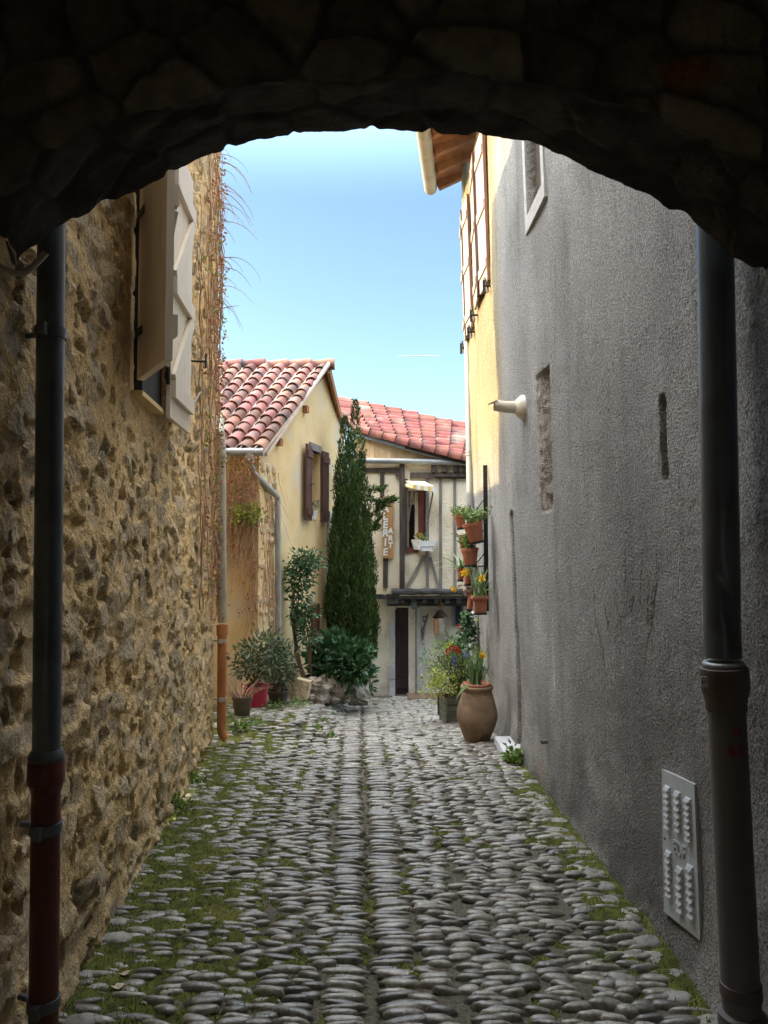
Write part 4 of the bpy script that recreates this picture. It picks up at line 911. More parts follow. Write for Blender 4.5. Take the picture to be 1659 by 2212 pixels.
# timbers
mb = MB()
rect(mb, 863, 1003, 874, 1283, TY, .06, jit=.006)                      # corner post
rect(mb, 786, 1011, 862.9, 1021, TY, .035, jit=.005); rect(mb, 821, 1021.5, 830, 1075, TY, .03, jit=.004); rect(mb, 828, 1195, 838, 1270, TY, .03, jit=.006)
rect(mb, 886, 1021, 1012, 1034, TY, .05, jit=.006); rect(mb, 940, 1024, 1012, 1030, TY - .051, .03, jit=.004)
for x in (935, 958, 984, 1003): rect(mb, x - 4.5, 1003.5, x + 4.5, 1020.5, TY, .09, jit=.006)
rect(mb, 874.5, 1034.5, 880.5, 1195, TY, .035); rect(mb, 855, 1020, 862.5, 1030, TY - .03, .06, jit=.006)
mb.build('timber_frame', MAT['timber'], th_)
mb = MB()
rect(mb, 920, 1034.5, 926, 1276, TY, .03, jit=.005); rect(mb, 949, 1034.5, 954, 1276, TY, .025, jit=.006); rect(mb, 980, 1034.5, 985, 1276, TY, .025, jit=.006)
for (p, q, w) in (((917, 1200), (877, 1271), .05), ((929, 1203), (948, 1271), .04)):
    a_ = tp(*p, TY - .012); b_ = tp(*q, TY - .012); mb.bar(a_, b_, .05, w, up=(0, 1, 0))
mb.build('braces', MAT['greytimber'], th_)
# rough beam on the jetty + soffit
mb = MB(); P0 = tp(842, 1280, TY - .12); nn_ = 16; pts = []; rr = []
for i in range(nn_ + 1):
    px = 846 + (1000 - 846) * i / nn_; pts.append(tp(px, 1278 + random.uniform(-1.2, 1.2), TY - .06)); rr.append(.058 + random.uniform(-.010, .008))
mb.tube(pts, rr, 9); mb.tube([tp(1000, 1284, TY - .05), tp(1030, 1283, TY - .05)], .06, 9)
rect(mb, 862, 1287, 1060, 1290, LY - .001, .40); rect(mb, 836, 1293.5, 1060, 1308, LY - .001, .12);  # dark boards stand in for the shaded void under the jetty
for x in (868, 892, 916, 940, 964, 988): rect(mb, x - 5, 1290.5, x + 5, 1301, LY - .125, .24, jit=.01)
mb.build('jetty_beam', MAT['beam'], th_)
mb = MB(); rect(mb, 836, 1287, 861, 1300, TY + .3, .35, jit=.012); rect(mb, 836, 1282, 862, 1286.5, TY + .3, .38, jit=.01); mb.build('porch_beam', MAT['beam'], th_)
mb = MB(); a_ = tp(800, 1282, TY + .02); mb.prism([tp(796, 1276, LY - .02), tp(815, 1276, LY - .02), tp(838, 1290, LY - .02), tp(838, 1293, LY - .02), tp(796, 1293, LY - .02)], (0, -.16, 0)); mb.rock(tp(838, 1289, TY + .1), .06, .07, .045, 4, rough=.1); mb.build('slate_ledge', MAT['slate'], th_)
# window in the upper wall
mb = MB(); rect(mb, 881, 1062, 919, 1190, TY + .19, .02); w1 = mb.build('window', MAT['gap'], th_)
mb = MB(); rect(mb, 881.2, 1063, 898, 1090, TY + .168, .02); rect(mb, 896, 1063, 903, 1184, TY + .1, .03); mb.build('curtain', MAT['plaster'], w1)
mb = MB(); rect(mb, 903.5, 1062.5, 914, 1186, TY + .14, .16); rect(mb, 914.5, 1062.5, 919.5, 1190, TY + .14, .13); rect(mb, 879, 1182, 903, 1194, TY + .06, .09); rect(mb, 881.5, 1062.5, 884, 1182, TY + .1, .08); mb.build('frame', MAT['redwood'], w1)
# awning over it
aw = thing('awning', 'small rolled awning with yellow and white valance over the upper window', 'awning', tp(905, 1060, TY - .1))
mb = MB(); mb.tube([tp(878, 1048, TY - .06), tp(896, 1052, TY - .16)], .045, 12); mb.prism([tp(876, 1040, TY - .05), tp(916, 1041, TY - .05), tp(936, 1052, TY - .5), tp(893, 1048, TY - .5)], (0, 0, .015)); mb.build('canopy', MAT['plaster'], aw)
for k in range(6):
    f0, f1 = k / 6, (k + 1) / 6; l_ = lambda f, dy: tp(892 + 48 * f, 1046.5 + 7 * f + dy, TY - .51)
    mb = MB(); mb.prism([l_(f0, 0), l_(f1, 0), l_(f1, 10), l_(f0, 9)], (0, -.008, 0)); mb.build('valance_stripe', MAT['awnyellow'] if k % 2 == 0 else MAT['whitepaint'], aw)
mb = MB(); mb.tube([tp(892, 1056, TY - .48), tp(883, 1124, TY - .04)], .013, 8); mb.tube([tp(932, 1058, TY - .48), tp(935, 1066, TY - .44), tp(924, 1126, TY - .04)], .013, 8); mb.tube([tp(921, 1127, TY - .07), tp(926, 1127, TY - .07)], .022, 8); mb.build('bracket', MAT['greytimber'], aw)
# white scalloped window box
wbx = thing('window_box', 'white scalloped planter box under the upper window', 'planter', tp(912, 1190, TY - .1))
mb = MB(); yb = TY - .02
def scal(x0, x1, yt, nsc):
    out = []
    for i in range(nsc * 6 + 1): f = i / (nsc * 6); out.append((x0 + (x1 - x0) * f, yt - 3.2 * abs(math.sin(PI * nsc * f))))
    return out
top = scal(908, 940, 1170, 5); poly = [tp(*p, TY - .26) for p in top] + [tp(933, 1190, TY - .24), tp(909, 1188, TY - .24)]; mb.prism(poly, (0, .012, 0))
top = scal(888, 908, 1168, 3); q0 = []
for (x, y) in top: f = (x - 888) / 20; q0.append(tp(x, y, TY - .02 - .24 * f))
q0 += [tp(908, 1188, TY - .235), tp(894, 1187, TY - .03)]; mb.prism(q0, (.01, .004, 0))
mb.prism([tp(940, 1170, TY - .255), tp(944, 1169, TY - .02), tp(937, 1189, TY - .02), tp(933, 1190, TY - .235)], (-.01, 0, 0)); mb.prism([tp(894, 1186, TY - .03), tp(909, 1187, TY - .23), tp(932, 1188, TY - .23), tp(936, 1187, TY - .03)], (0, 0, .01)); mb.build('box', MAT['whitepaint'], wbx)
mb = MB(); mb.prism([tp(909, 1181, TY - .275), tp(937, 1181, TY - .275), tp(934, 1190, TY - .275), tp(907, 1190, TY - .275)], (0, .012, 0)); mb.build('front_panel', MAT['whitepaint'], wbx)
mb = MB(); mb.tube([tp(907, 1190, TY - .285), tp(909.5, 1181, TY - .285), tp(937, 1180.5, TY - .285), tp(934, 1187, TY - .285)], .005, 6); mb.build('wire', MAT['iron'], wbx)
mg = thing('marigold_plant', 'orange flowers growing in the white scalloped box', 'plant', tp(905, 1168, TY - .12)); c_ = tp(906, 1162, TY - .13)
_, P, D = clumps(c_, (.10, .07, .05), 12, 8, .02); leaf_obj('leaves', P, D, .05, .02, MAT['herb'], mg); _, P, D = clumps(tp(905.5, 1156, TY - .13), (.07, .05, .015), 7, 10, .012); leaf_obj('flowers', P, D, .026, .024, MAT['orange'], mg)
# gallery sign
sg = thing('gallery_sign', 'tall wooden board lettered GALERIE ART beside the dark corner post', 'sign', tp(841, 1205, TY - .06))
mb = MB(); mb.prism([tp(*p, TY - .065) for p in ((825, 1078), (829, 1072), (845, 1071), (850, 1076), (850, 1203), (848, 1206), (826, 1206))], (0, .03, 0)); mb.build('board', MAT['signwood'], sg)
def letter(ch, px, py, hpx):
    sz = hpx / FPX * TY * 1.38; text_mesh('letter', ch, sz, tp(px, py, TY - .068), (1, 0, .06), (0.08, 0, 1), MAT['whitepaint'], sg, .003, .006)
for ch, y in zip('GALERIE', (1083, 1099, 1116, 1134, 1152, 1172, 1193)): letter(ch, 832.5, y, 16)
for ch, y in zip('ART', (1147, 1163, 1178)): letter(ch, 843.5, y, 11.5)
# roof: boards, flashing, gutter, tiles
mb = MB(); mb.prism([tp(766, 996, TY + .012), tp(966, 996, TY + .012), tp(966, 996.2, TY + .012), tp(766, 940, TY + .012)], (0, .03, 0)); mb.build('board_backing', MAT['boards'], th_); mb = MB(); x = 766; zt_ = lambda px: 940 + (px - 775) * (994 - 940) / (968 - 775)
while x < 962:
    w = random.uniform(10, 14); x2 = min(x + w, 966); mb.prism([tp(x + .3, 996, TY - .02), tp(x2 - .3, 996, TY - .02), tp(x2 - .3, zt_(x2) + 2, TY - .02), tp(x + .3, zt_(x) + 2, TY - .02)], (0, .03, 0)); x = x2
mb.build('gable_boards', MAT['boards'], th_)
mb = MB(); mb.bar(tp(768, 938, TY - .05), tp(972, 995.5, TY - .05), .10, .055, up=(0, 0, 1)); mb.build('flashing', MAT['flash'], th_)
mb = MB(); mb.tube([tp(770, 995, TY - .09), tp(860, 996, TY - .09), tp(1040, 1000.5, TY - .09)], .052, 14)
for px in (800, 846, 892, 938, 984): mb.tube([tp(px, 995 + (px - 800) * .025, TY - .09), tp(px + 1.5, 995 + (px - 800) * .025, TY - .09)], .056, 14)
mb.build('gutter', MAT['zinclight'], th_, auto=50)
A = tp(985, 992, 13.25); B = tp(765, 934, 13.35); C2 = tp(1030, 1003, 13.2)
up = tp(905, 895, 17.2) - tp(985, 988, 13.25)
A = B + (A - B) * 1.16; UL = tp(722, 866, 15.8); UR = tp(1045, 934, 15.2)
rf = tile_roof('roof', A, UR, B, UL, 10, 9, MAT['tilered'], th_, r=.105, jit=.03)
mb = MB(); mb.prism([B, A, UR, UL], (0, 0, -.05)); mb.build('roof_deck', MAT['timber'], th_)
# door in stone surround
mb = MB(); dy = LY + .10
mb.prism([tp(*p, dy) for p in ((852, 1502), (883, 1502), (883, 1318), (877, 1308), (870, 1302), (861, 1308), (854, 1320))], (0, .06, 0)); dr_ = mb.build('door', MAT['door'], th_)
mb = MB()
for px in (859, 865, 871, 877): rect(mb, px - .4, 1322, px + .4, 1455, dy - .0005, .006)
rect(mb, 853, 1456, 883, 1460, dy - .0005, .02); rect(mb, 853, 1482, 883, 1486, dy - .0005, .03); mb.build('moulding', MAT['door'], dr_)
mb = MB(); mb.tube([tp(857, 1395, dy - .03), tp(857, 1402, dy - .03)], .012, 8); mb.build('handle', MAT['iron'], dr_)
for (x0, x1, y0, y1) in ((845, 852, 1320, 1345), (836, 852, 1345, 1378), (846, 852, 1378, 1435), (838, 852, 1436, 1466), (840, 851, 1467, 1520)): mb = MB(); rect(mb, x0 + .3, y0 + .4, x1, y1 - .4, LY - .001, .03, jit=.008); mb.build('jamb_stone', MAT['dressed'], th_)
for (x0, x1, y0, y1) in ((901, 908, 1312, 1390), (901, 918, 1390, 1425), (901, 914, 1425, 1475), (901, 910, 1475, 1515)): mb = MB(); rect(mb, x0, y0 + .4, x1, y1 - .4, LY - .001, .03, jit=.008); mb.build('jamb_stone', MAT['dressed'], th_)
mb = MB()
for (y0, y1) in ((1312, 1390), (1390, 1425), (1425, 1475), (1475, 1518)): 
    a_ = tp(884, y1 - .4, LY + .09); b_ = tp(901, y0 + .4, LY - .03); mb.prism([(tp(884, 1400, LY + .1).x, LY + .1, tp(0, y1, LY).z), (tp(900.5, 1400, LY - .03).x, LY - .032, tp(0, y1, LY).z), (tp(900.5, 1400, LY - .03).x, LY - .032, tp(0, y0 + .6, LY).z), (tp(884, 1400, LY + .1).x, LY + .1, tp(0, y0 + .6, LY).z)], (0.0, .2, 0))
mb.build('door_reveal', MAT['brownstone'], th_)
mb = MB(); rect(mb, 848, 1501, 906, 1512, LY - .01, .35, jit=.02); mb.build('doorstep', MAT['dressed'], th_)
mb = MB(); rect(mb, 976, 1303, 1000, 1352, LY - .001, .05); w2 = mb.build('window', MAT['greytimber'], th_); mb = MB(); rect(mb, 984, 1309, 996, 1348, LY - .052, .01); mb.build('pane', MAT['glass'], w2)
# small fittings
ln = thing('wall_lantern', 'black iron lantern hanging left of the wooden letter box', 'lantern', tp(895, 1305, LY - .25)); c_ = tp(894, 1300, LY - .28)
mb = MB(); mb.lathe([(.012, .08), (.03, .075), (.11, .045), (.105, .038), (.05, .04)], c_ + Vector((0, 0, -.03)), 6); mb.build('hood', MAT['iron'], ln); mb = MB(); mb.lathe([(.055, .0), (.045, -.12), (.03, -.14)], c_ + Vector((0, 0, 0)), 6); mb.build('cage', MAT['slate'], ln); mb = MB(); mb.tube([c_ + Vector((0, 0, .05)), c_ + Vector((0, .15, .06)), c_ + Vector((0, .28, .02))], .012, 6); mb.build('arm', MAT['iron'], ln)
nb = thing('house_number', 'dark enamel plate with white number 4 beside the door', 'number plate', tp(917, 1338, LY)); mb = MB(); rect(mb, 913, 1330.5, 921.5, 1344, LY - .001, .008); mb.build('plate', MAT['slate'], nb); text_mesh('number', '4', .085, tp(917.4, 1337.5, LY - .010), (1, 0, 0), (0, 0, 1), MAT['whitepaint'], nb, .0015, .003)
pl = thing('name_plaque', 'small white plaque on the brown stone door reveal', 'plaque', tp(890, 1335, LY)); mb = MB(); rect(mb, 885, 1333.5, 897, 1338, LY - .034, .006); mb.build('plate', MAT['whitepaint'], pl); mb = MB(); rect(mb, 887, 1335, 894, 1336.4, LY - .0405, .001); mb.build('print', MAT['slate'], pl)
tw = thing('wall_trowel', 'grey slate trowel ornament hung tip down beside the number plate', 'ornament', tp(913, 1385, LY)); mb = MB(); mb.prism([tp(*p, LY - .02) for p in ((911.5, 1386), (908.5, 1362), (912, 1354), (917, 1352), (917, 1362), (914.5, 1380))], (0, .015, 0)); mb.build('blade', MAT['slate'], tw); mb = MB(); mb.bar(tp(916, 1353, LY - .02), tp(924, 1327, LY - .02), .025, .035, up=(0, 1, 0)); mb.build('handle', MAT['slate'], tw)
mbx = thing('letter_box', 'wooden letter box with pitched brown roof on the grey wall', 'letter box', tp(950, 1367, LY - .1)); BX = LY - .02
mb = MB(); rect(mb, 937, 1334, 945, 1367, BX, .22); mb.build('side_panel', MAT['mailwood'], mbx); mb = MB(); rect(mb, 945.4, 1333, 958, 1367, BX, .225); mb.build('front_panel', MAT['brownstone'], mbx)
mb = MB(); apx = tp(952, 1314, BX - .3); 
mb.prism([tp(934, 1333, BX - .27), tp(947, 1317, BX - .27), tp(954, 1316, BX), tp(940, 1332, BX)], (0, 0, -.018)); mb.prism([tp(947, 1317, BX - .272), tp(964, 1331, BX - .272), tp(966, 1331, BX), tp(954, 1316, BX)], (0, 0, -.018))
mb.build('roof', MAT['brownpaint'], mbx); mb = MB(); mb.tube([tp(957, 1362, BX - .12), tp(962, 1364, BX - .14), tp(968, 1370, BX - .2)], .009, 6); mb.tube([tp(958, 1358, BX - .14), tp(961, 1355, BX - .15), tp(961, 1358, BX - .15)], .006, 6); mb.build('hook', MAT['iron'], mbx)
ns = thing('straw_bundle', 'dry straw bundle hanging on a rope above the letter box', 'straw bundle', tp(952, 1310, LY - .15)); mb = MB()
for k in range(46): a_ = random.uniform(0, 6.28); c_ = tp(952, 1307 + random.uniform(-5, 5), LY - .2); d_ = Vector((math.cos(a_), math.sin(a_) * .5, random.uniform(-.25, .25))); twig(mb, c_ - d_ * random.uniform(.03, .07), d_, random.uniform(.08, .15), .007, wob=.2, seg=4)
mb.build('straw', MAT['straw'], ns); mb = MB(); mb.tube([tp(951, 1281, LY - .2), tp(951.5, 1295, LY - .2), tp(952, 1304, LY - .2)], .012, 6); mb.build('rope', MAT['cable'], ns)
mt = onground(895, 1520); b = MB(); p = Vector((.55, 13.15, g(13.15) + .02)); b.prism([p + Vector(v) for v in ((-.12, -.28, .035), (.62, -.22, .035), (.60, .22, .035), (-.15, .2, .035))], (0, 0, .02)); tag(b.build('doormat', MAT['doormat']), 'brown doormat on the cobbles before the arched door', 'doormat')

# ================================================================== CYPRESS
cyp = thing('cypress_tree', 'dark green narrow cypress with two tips between the two far houses', 'tree', at(760, 1480, 12.1)); CYY = 11.9
spires = [(767, 776, 866, 1400, 17, 0), (745, 733, 904, 1378, 17, -.05), (757, 758, 935, 1395, 21, .08), (739, 722, 985, 1372, 17, .0), (780, 792, 985, 1412, 18, -.08), (731, 717, 1085, 1376, 15, -.1),
          (791, 803, 1105, 1426, 16, .05), (765, 772, 1000, 1398, 25, -.18), (750, 746, 1050, 1384, 25, -.15), (799, 807, 1225, 1420, 12, -.12), (718, 714, 1190, 1372, 11, .05), (782, 788, 1150, 1415, 20, -.22), (735, 733, 1180, 1378, 20, -.24)]
PP = []; DD = []
for (x0, x1, y0, y1, w_, dy) in spires:
    m = int(9 * (y1 - y0)); py = y0 + (y1 - y0) * RNG.random(m) ** .85; t_ = (py - y0) / (y1 - y0)
    hw = w_ * np.minimum(1, ((py - y0 + 2) / 95) ** .6) * np.clip((y1 - py) / 60, .25, 1) ** .5 * (1 + .22 * np.sin(py / 19 + x0) + .25 * (fbm(py / 14, np.full(m, x0 * 1.3), 5, 3) - .5))
    ang = RNG.random(m) * 6.283; rr = np.sqrt(.25 + .75 * RNG.random(m)) + (RNG.random(m) < .10) * RNG.random(m) * .25
    xc_ = x0 + (x1 - x0) * t_
    PP.append(np.stack([(xc_ + np.cos(ang) * rr * hw - CX) / FPX * CYY, CYY + dy + np.sin(ang) * rr * hw / FPX * CYY, [at(CX, q, CYY).z for q in py]], 1))
    DD.append(np.stack([np.cos(ang) * .35, np.sin(ang) * .35, np.ones(m)], 1) + RNG.normal(0, .2, (m, 3)))
P = np.concatenate(PP); D = np.concatenate(DD); n = len(P)
leaf_obj('crown', P, D, RNG.uniform(.04, .10, n), RNG.uniform(.010, .022, n), MAT['cypress'], cyp)
mb = MB(); PP = []; DD = []
for (p, q) in (((790, 1075), (820, 1085)), ((800, 1120), (835, 1080)), ((800, 1110), (858, 1078)), ((790, 1060), (832, 1055)), ((800, 1150), (822, 1115)), ((806, 1090), (846, 1078)), ((795, 1140), (818, 1140))):
    a_, b_ = at(*p, CYY - .2), at(*q, CYY - .35); mb.tube([a_, (a_ + b_) / 2 + Vector((0, 0, -.01)), b_], [.012, .008, .003], 5)
    for k in range(150):
        t_ = random.random() ** .7; pp = a_.lerp(b_, t_); PP.append(pp + Vector((random.gauss(0, .02), random.gauss(0, .03), random.gauss(0, .02)))); dd = (b_ - a_).normalized() + Vector((random.gauss(0, .5), random.gauss(0, .5), random.gauss(.2, .45))); DD.append(dd)
mb.build('side_branches', MAT['bark'], cyp); leaf_obj('side_sprays', PP, DD, RNG.uniform(.05, .11, len(PP)), .02, MAT['cypress'], cyp)
b0 = Vector((at(762, 1300, CYY).x, CYY, g(CYY) - .05)); mb = MB(); mb.tube([b0, b0 + Vector((.02, 0, .8)), b0 + Vector((.0, 0, 2.6)), b0 + Vector((.02, 0, 4.0))], [.09, .07, .05, .02], 9)
for k in range(8): a_ = random.uniform(0, 6.28); twig(mb, b0 + Vector((0, 0, .5 + .12 * k)), (math.cos(a_) * .6, math.sin(a_) * .5, .8), .7, .02)
mb.build('trunk', MAT['bark'], cyp, True)

# ================================================================== VINES
vn = thing('wall_creeper', 'bare reddish creeper clinging to the far end of the ochre wall', 'climbing plant', (float(XL(6.6)), 6.6, g(6.6)))
mb = MB(); PR = []; DR = []; PL = []; DL = []
for k in range(60):
    y0 = random.triangular(5.5, 7.0, 6.95); z0 = random.uniform(.6, 4.5); p = Vector((float(XL(y0)) + .045, y0, z0)); pts = [p]
    for i in range(10):
        p = p + Vector((0, random.gauss(0.01, .05), random.uniform(.06, .2))); p.y = min(p.y, 7.05); p.x = float(XL(p.y)) + random.uniform(.03, .07); pts.append(p.copy())
    mb.tube(pts, [.007 - .0004 * i for i in range(11)], 4)
    for q in pts:
        if random.random() < .5:
            tgt = (PR, DR) if random.random() < .7 else (PL, DL)
            for _ in range(random.randint(1, 4)): tgt[0].append(q + Vector((random.uniform(0, .04), random.gauss(0, .03), random.gauss(0, .03)))); tgt[1].append(Vector((random.uniform(.2, 1), random.gauss(0, .6), random.gauss(-.3, .6))))
mb.build('stems', MAT['vinestem'], vn); leaf_obj('red_leaves', PR, DR, RNG.uniform(.02, .05, len(PR)), .022, MAT['redleaf'], vn); leaf_obj('green_leaves', PL, DL, RNG.uniform(.02, .05, len(PL)), .024, MAT['limeleaf'], vn)
mb = MB()
for k in range(30):      # strands hanging free at the corner
    y_ = random.uniform(330, 700); p = at(452 + random.uniform(-10, 12) + (y_ - 330) * .02, y_, 7.05); L_ = random.uniform(.25, .75)
    d = Vector((random.uniform(.3, 1.0), random.uniform(-.4, .5), random.uniform(.1, .9))).normalized(); pts = [p]
    for i in range(9): d = (d + Vector((random.gauss(0, .08), random.gauss(0, .08), -.24))).normalized(); pts.append(pts[-1] + d * L_ / 9 * .8)
    mb.tube(pts, [.005 - .0004 * i for i in range(10)], 4)
for k in range(60):
    y_ = random.uniform(350, 800); p = at(432 + random.uniform(-14, 20) + (y_ - 350) * .06, y_, 7.0); twig(mb, p, (random.gauss(0, .5), random.gauss(0, .3), random.gauss(0, .8)), random.uniform(.1, .35), .007, .05, wob=.16)
mb.build('hanging_strands', MAT['vinestem'], vn)
n = 420; y_ = RNG.uniform(345, 900, n); x_ = 436 + (y_ - 345) * .055 + RNG.normal(0, 10, n); P = [at(a_, b_, 6.98) for a_, b_ in zip(x_, y_)]
leaf_obj('dry_leaves', P, RNG.normal(size=(n, 3)), RNG.uniform(.02, .06, n), .025, MAT['redleaf'], vn)
# vine on the yellow house corner
v2 = thing('house_vine', 'dry brown vine with lime leaves hanging over the corner of the yellow house', 'climbing plant', at(540, 1480, 9.3)); mb = MB()
for k in range(300):
    px = random.choice([random.uniform(492, 528), random.uniform(528, 560), random.gauss(582, 9)]); y0 = random.uniform(1010, 1130) if px < 540 else random.uniform(1000, 1300)
    p = at(px, y0, 9.25 if px < 556 else 9.3 + (px - 556) * .015); twig(mb, p, (random.gauss(-.04, .12), -.05, -1), random.uniform(.4, 1.2), .005, .02, n=7, wob=.06)
mb.build('stems', MAT['vinestem'], v2)
_, P, D = clumps(at(535, 1110, 9.15), (.2, .08, .1), 40, 8, .03); leaf_obj('green_leaves', P, D, .05, .035, MAT['limeleaf'], v2)
P = [at(random.uniform(490, 560), random.uniform(985, 1080), 9.1) for _ in range(260)] + [at(random.uniform(495, 600), random.uniform(1080, 1330), 9.2) for _ in range(200)]
leaf_obj('red_leaves', P, RNG.normal(size=(len(P), 3)), RNG.uniform(.03, .07, len(P)), .02, MAT['redleaf'], v2)

# ================================================================== POTS AND SHRUBS, LEFT
def lathe_pot(name, lab, cat, base, r0, r1, h, mat, rim=.02, seg=28, group=None, sq=False):
    t = thing(name, lab, cat, base, group); b = MB(); base = Vector(base); sg_ = 4 if sq else seg; ro = PI / 4 if sq else 0
    b.lathe([(r0 * .9, 0), (r0, .008), (r1 * .97, h - rim), (r1 * .85, h - rim - .01), (r1 * .85, h - .03)], base, sg_, rot=ro); b.build('body', mat, t, auto=40)
    b = MB(); b.lathe([(r1 * .97, h - rim), (r1 * 1.06, h - rim), (r1 * 1.07, h), (r1 * .92, h), (r1 * .92, h - rim)], base, sg_, rot=ro); b.build('rim', mat, t, auto=40)
    b = MB(); b.lathe([(r1 * .9, h - .035), (r1 * .91, h - .025), (.01, h - .018)], base, sg_, rot=ro); b.build('soil', MAT['soil'], t, True); return t
def shrub(name, lab, base, c, rad, ncl, per, spread, ll, lw, mat, nst=8, stemr=.012, shell=.35, cat='shrub', fold=.25):
    t = thing(name, lab, cat, base); C, P, D = clumps(c, rad, ncl, per, spread, shell=shell); mb = MB(); base = Vector(base)
    for k in range(nst):
        q = Vector(C[int(RNG.integers(len(C)))]); m_ = base.lerp(q, .5) + Vector((random.gauss(0, .03), random.gauss(0, .03), .03)); mb.tube([base + Vector((random.gauss(0, .02), random.gauss(0, .02), 0)), m_, q], [stemr, stemr * .7, stemr * .3], 5)
    mb.build('stems', MAT['bark'], t); n_ = len(P); leaf_obj('leaves', P, D, RNG.uniform(ll * .6, ll * 1.2, n_), RNG.uniform(lw * .7, lw * 1.2, n_), mat, t, fold); return t
b0 = onground(523, 1553); s = b0.y / FPX
lathe_pot('flowerpot', 'taupe round plastic pot standing in front of the pink pot', 'flowerpot', b0, 15 * s, 21 * s, 48 * s, MAT['taupe'], .03)
t = thing('dry_plant', 'dry pinkish twigs sprouting from the taupe pot', 'plant', b0 + Vector((0, 0, 46 * s))); mb = MB()
for k in range(60): a_ = random.uniform(0, 6.28); twig(mb, b0 + Vector((math.cos(a_) * .05, math.sin(a_) * .05, 44 * s)), (math.cos(a_) * .6, math.sin(a_) * .6, random.uniform(.4, 1)), random.uniform(.15, .38), .004, .03, wob=.12)
mb.build('twigs', MAT['drystem'], t)
b1 = onground(552, 1533); s = b1.y / FPX
lathe_pot('flowerpot', 'bright pink plastic pot between the taupe and brown pots', 'flowerpot', b1, 22 * s, 28 * s, 52 * s, MAT['pink'], .025)
b2_ = onground(601, 1525); s = b2_.y / FPX
lathe_pot('flowerpot', 'dark brown round pot under the glossy bush', 'flowerpot', b2_, 17 * s, 23 * s, 34 * s, MAT['darkpot'], .028)
shrub('glossy_bush', 'spreading glossy-leaved bush growing from the pink pot', b1 + Vector((0, 0, 48 * s)), at(566, 1418, b1.y - .05), (62 * s, .30, 44 * s), 105, 10, .04, .085, .026, MAT['rhodo'], 16)
shrub('rounded_bush', 'small glossy bush with a thick trunk growing from the dark brown pot', b2_ + Vector((0, 0, 30 * s)), at(604, 1440, b2_.y + .1), (32 * s, .2, 52 * s), 70, 11, .035, .08, .026, MAT['rhodo'], 8, .02)
# climbing rose
rb = onground(668, 1500); rs_ = thing('climbing_rose', 'tall climbing rose with bare lower stems against the yellow wall', 'shrub', rb); RYY = 10.15; mb = MB()
for k in range(7):
    x0 = 652 + random.uniform(-4, 12); pts = [at(x0 + 4, 1486, RYY), at(640 + random.uniform(-4, 8), 1410, RYY), at(630 + random.uniform(-4, 14), 1330, RYY), at(632 + random.uniform(-8, 26), 1270 + random.uniform(-10, 20), RYY)]; mb.tube(pts, [.016, .013, .010, .005], 6)
for k in range(5): mb.tube([at(672, 1470, RYY), at(668 + random.uniform(-6, 8), 1380, RYY), at(660 + random.uniform(-14, 18), 1320, RYY)], [.010, .008, .004], 5)
mb.build('stems', MAT['bark'], rs_)
PP = []; DD = []
for (c_, r_x, r_z, nc) in (((648, 1245), 36, 55, 90), ((668, 1212), 26, 30, 34), ((655, 1320), 32, 32, 50), ((662, 1372), 26, 28, 24)):
    C, P, D = clumps(at(*c_, RYY), (r_x / FPX * RYY, .14, r_z / FPX * RYY), nc, 8, .035, shell=.2); PP.append(P); DD.append(D + np.array([0, 0, -.5]))
P = np.concatenate(PP); D = np.concatenate(DD); leaf_obj('leaves', P, D, RNG.uniform(.045, .085, len(P)), RNG.uniform(.025, .042, len(P)), MAT['roseleaf'], rs_)
# broad-leaved shrub over a rubble edge
shrub('broadleaf_shrub', 'dense dark green broad-leaved shrub above the low rubble edging', at(730, 1500, 10.5), at(733, 1428, 10.5), (66 / FPX * 10.5, .42, 52 / FPX * 10.5), 230, 8, .05, .125, .062, MAT['bigleaf'], 12, .012, .5, fold=.4)
shrub('small_shrub', 'small leafy plant at the right end of the rubble edging', at(782, 1505, 11.2), at(782, 1470, 11.2), (18 / FPX * 11.2, .15, 26 / FPX * 11.2), 30, 7, .04, .11, .045, MAT['bigleaf'], 6)
spots = [(678, 1478, 17, 12), (706, 1474, 18, 15), (690, 1497, 25, 19), (722, 1490, 24, 20), (742, 1505, 16, 12), (748, 1482, 16, 18), (765, 1500, 18, 16), (782, 1495, 14, 20), (668, 1508, 12, 9), (778, 1512, 16, 10), (712, 1510, 15, 10)]
for i, (x, y, a_, c_) in enumerate(spots):
    Yr = 9.75 + (x - 660) * .009; s = Yr / FPX; mb = MB(); mb.rock(at(x, y, Yr), a_ * s * 1.1, a_ * s, c_ * s * 1.05, 50 + i, rough=.34)
    tag(mb.build('edging_rock', MAT['brownstone'], None), 'rough brown rock piled in the low rubble edging below the cypress', 'rock', 'rocks of the rubble edging below the cypress')
mb = MB(); s = 9.6 / FPX; mb.prism([at(*p, 9.6) for p in ((626, 1512), (662, 1511), (669, 1474), (640, 1466), (630, 1474))], (.02, .14, 0)); tag(mb.build('stone_slab', MAT['barestone']), 'upright tan stone slab leaning left of the rubble edging', 'stone')
b = MB(); rect(b, 775, 1410, 803, 1525, 12.9, .3, jit=.03); tag(b.build('garden_wall', MAT['barestone']), 'low tan stone wall behind the cypress foot', 'wall')
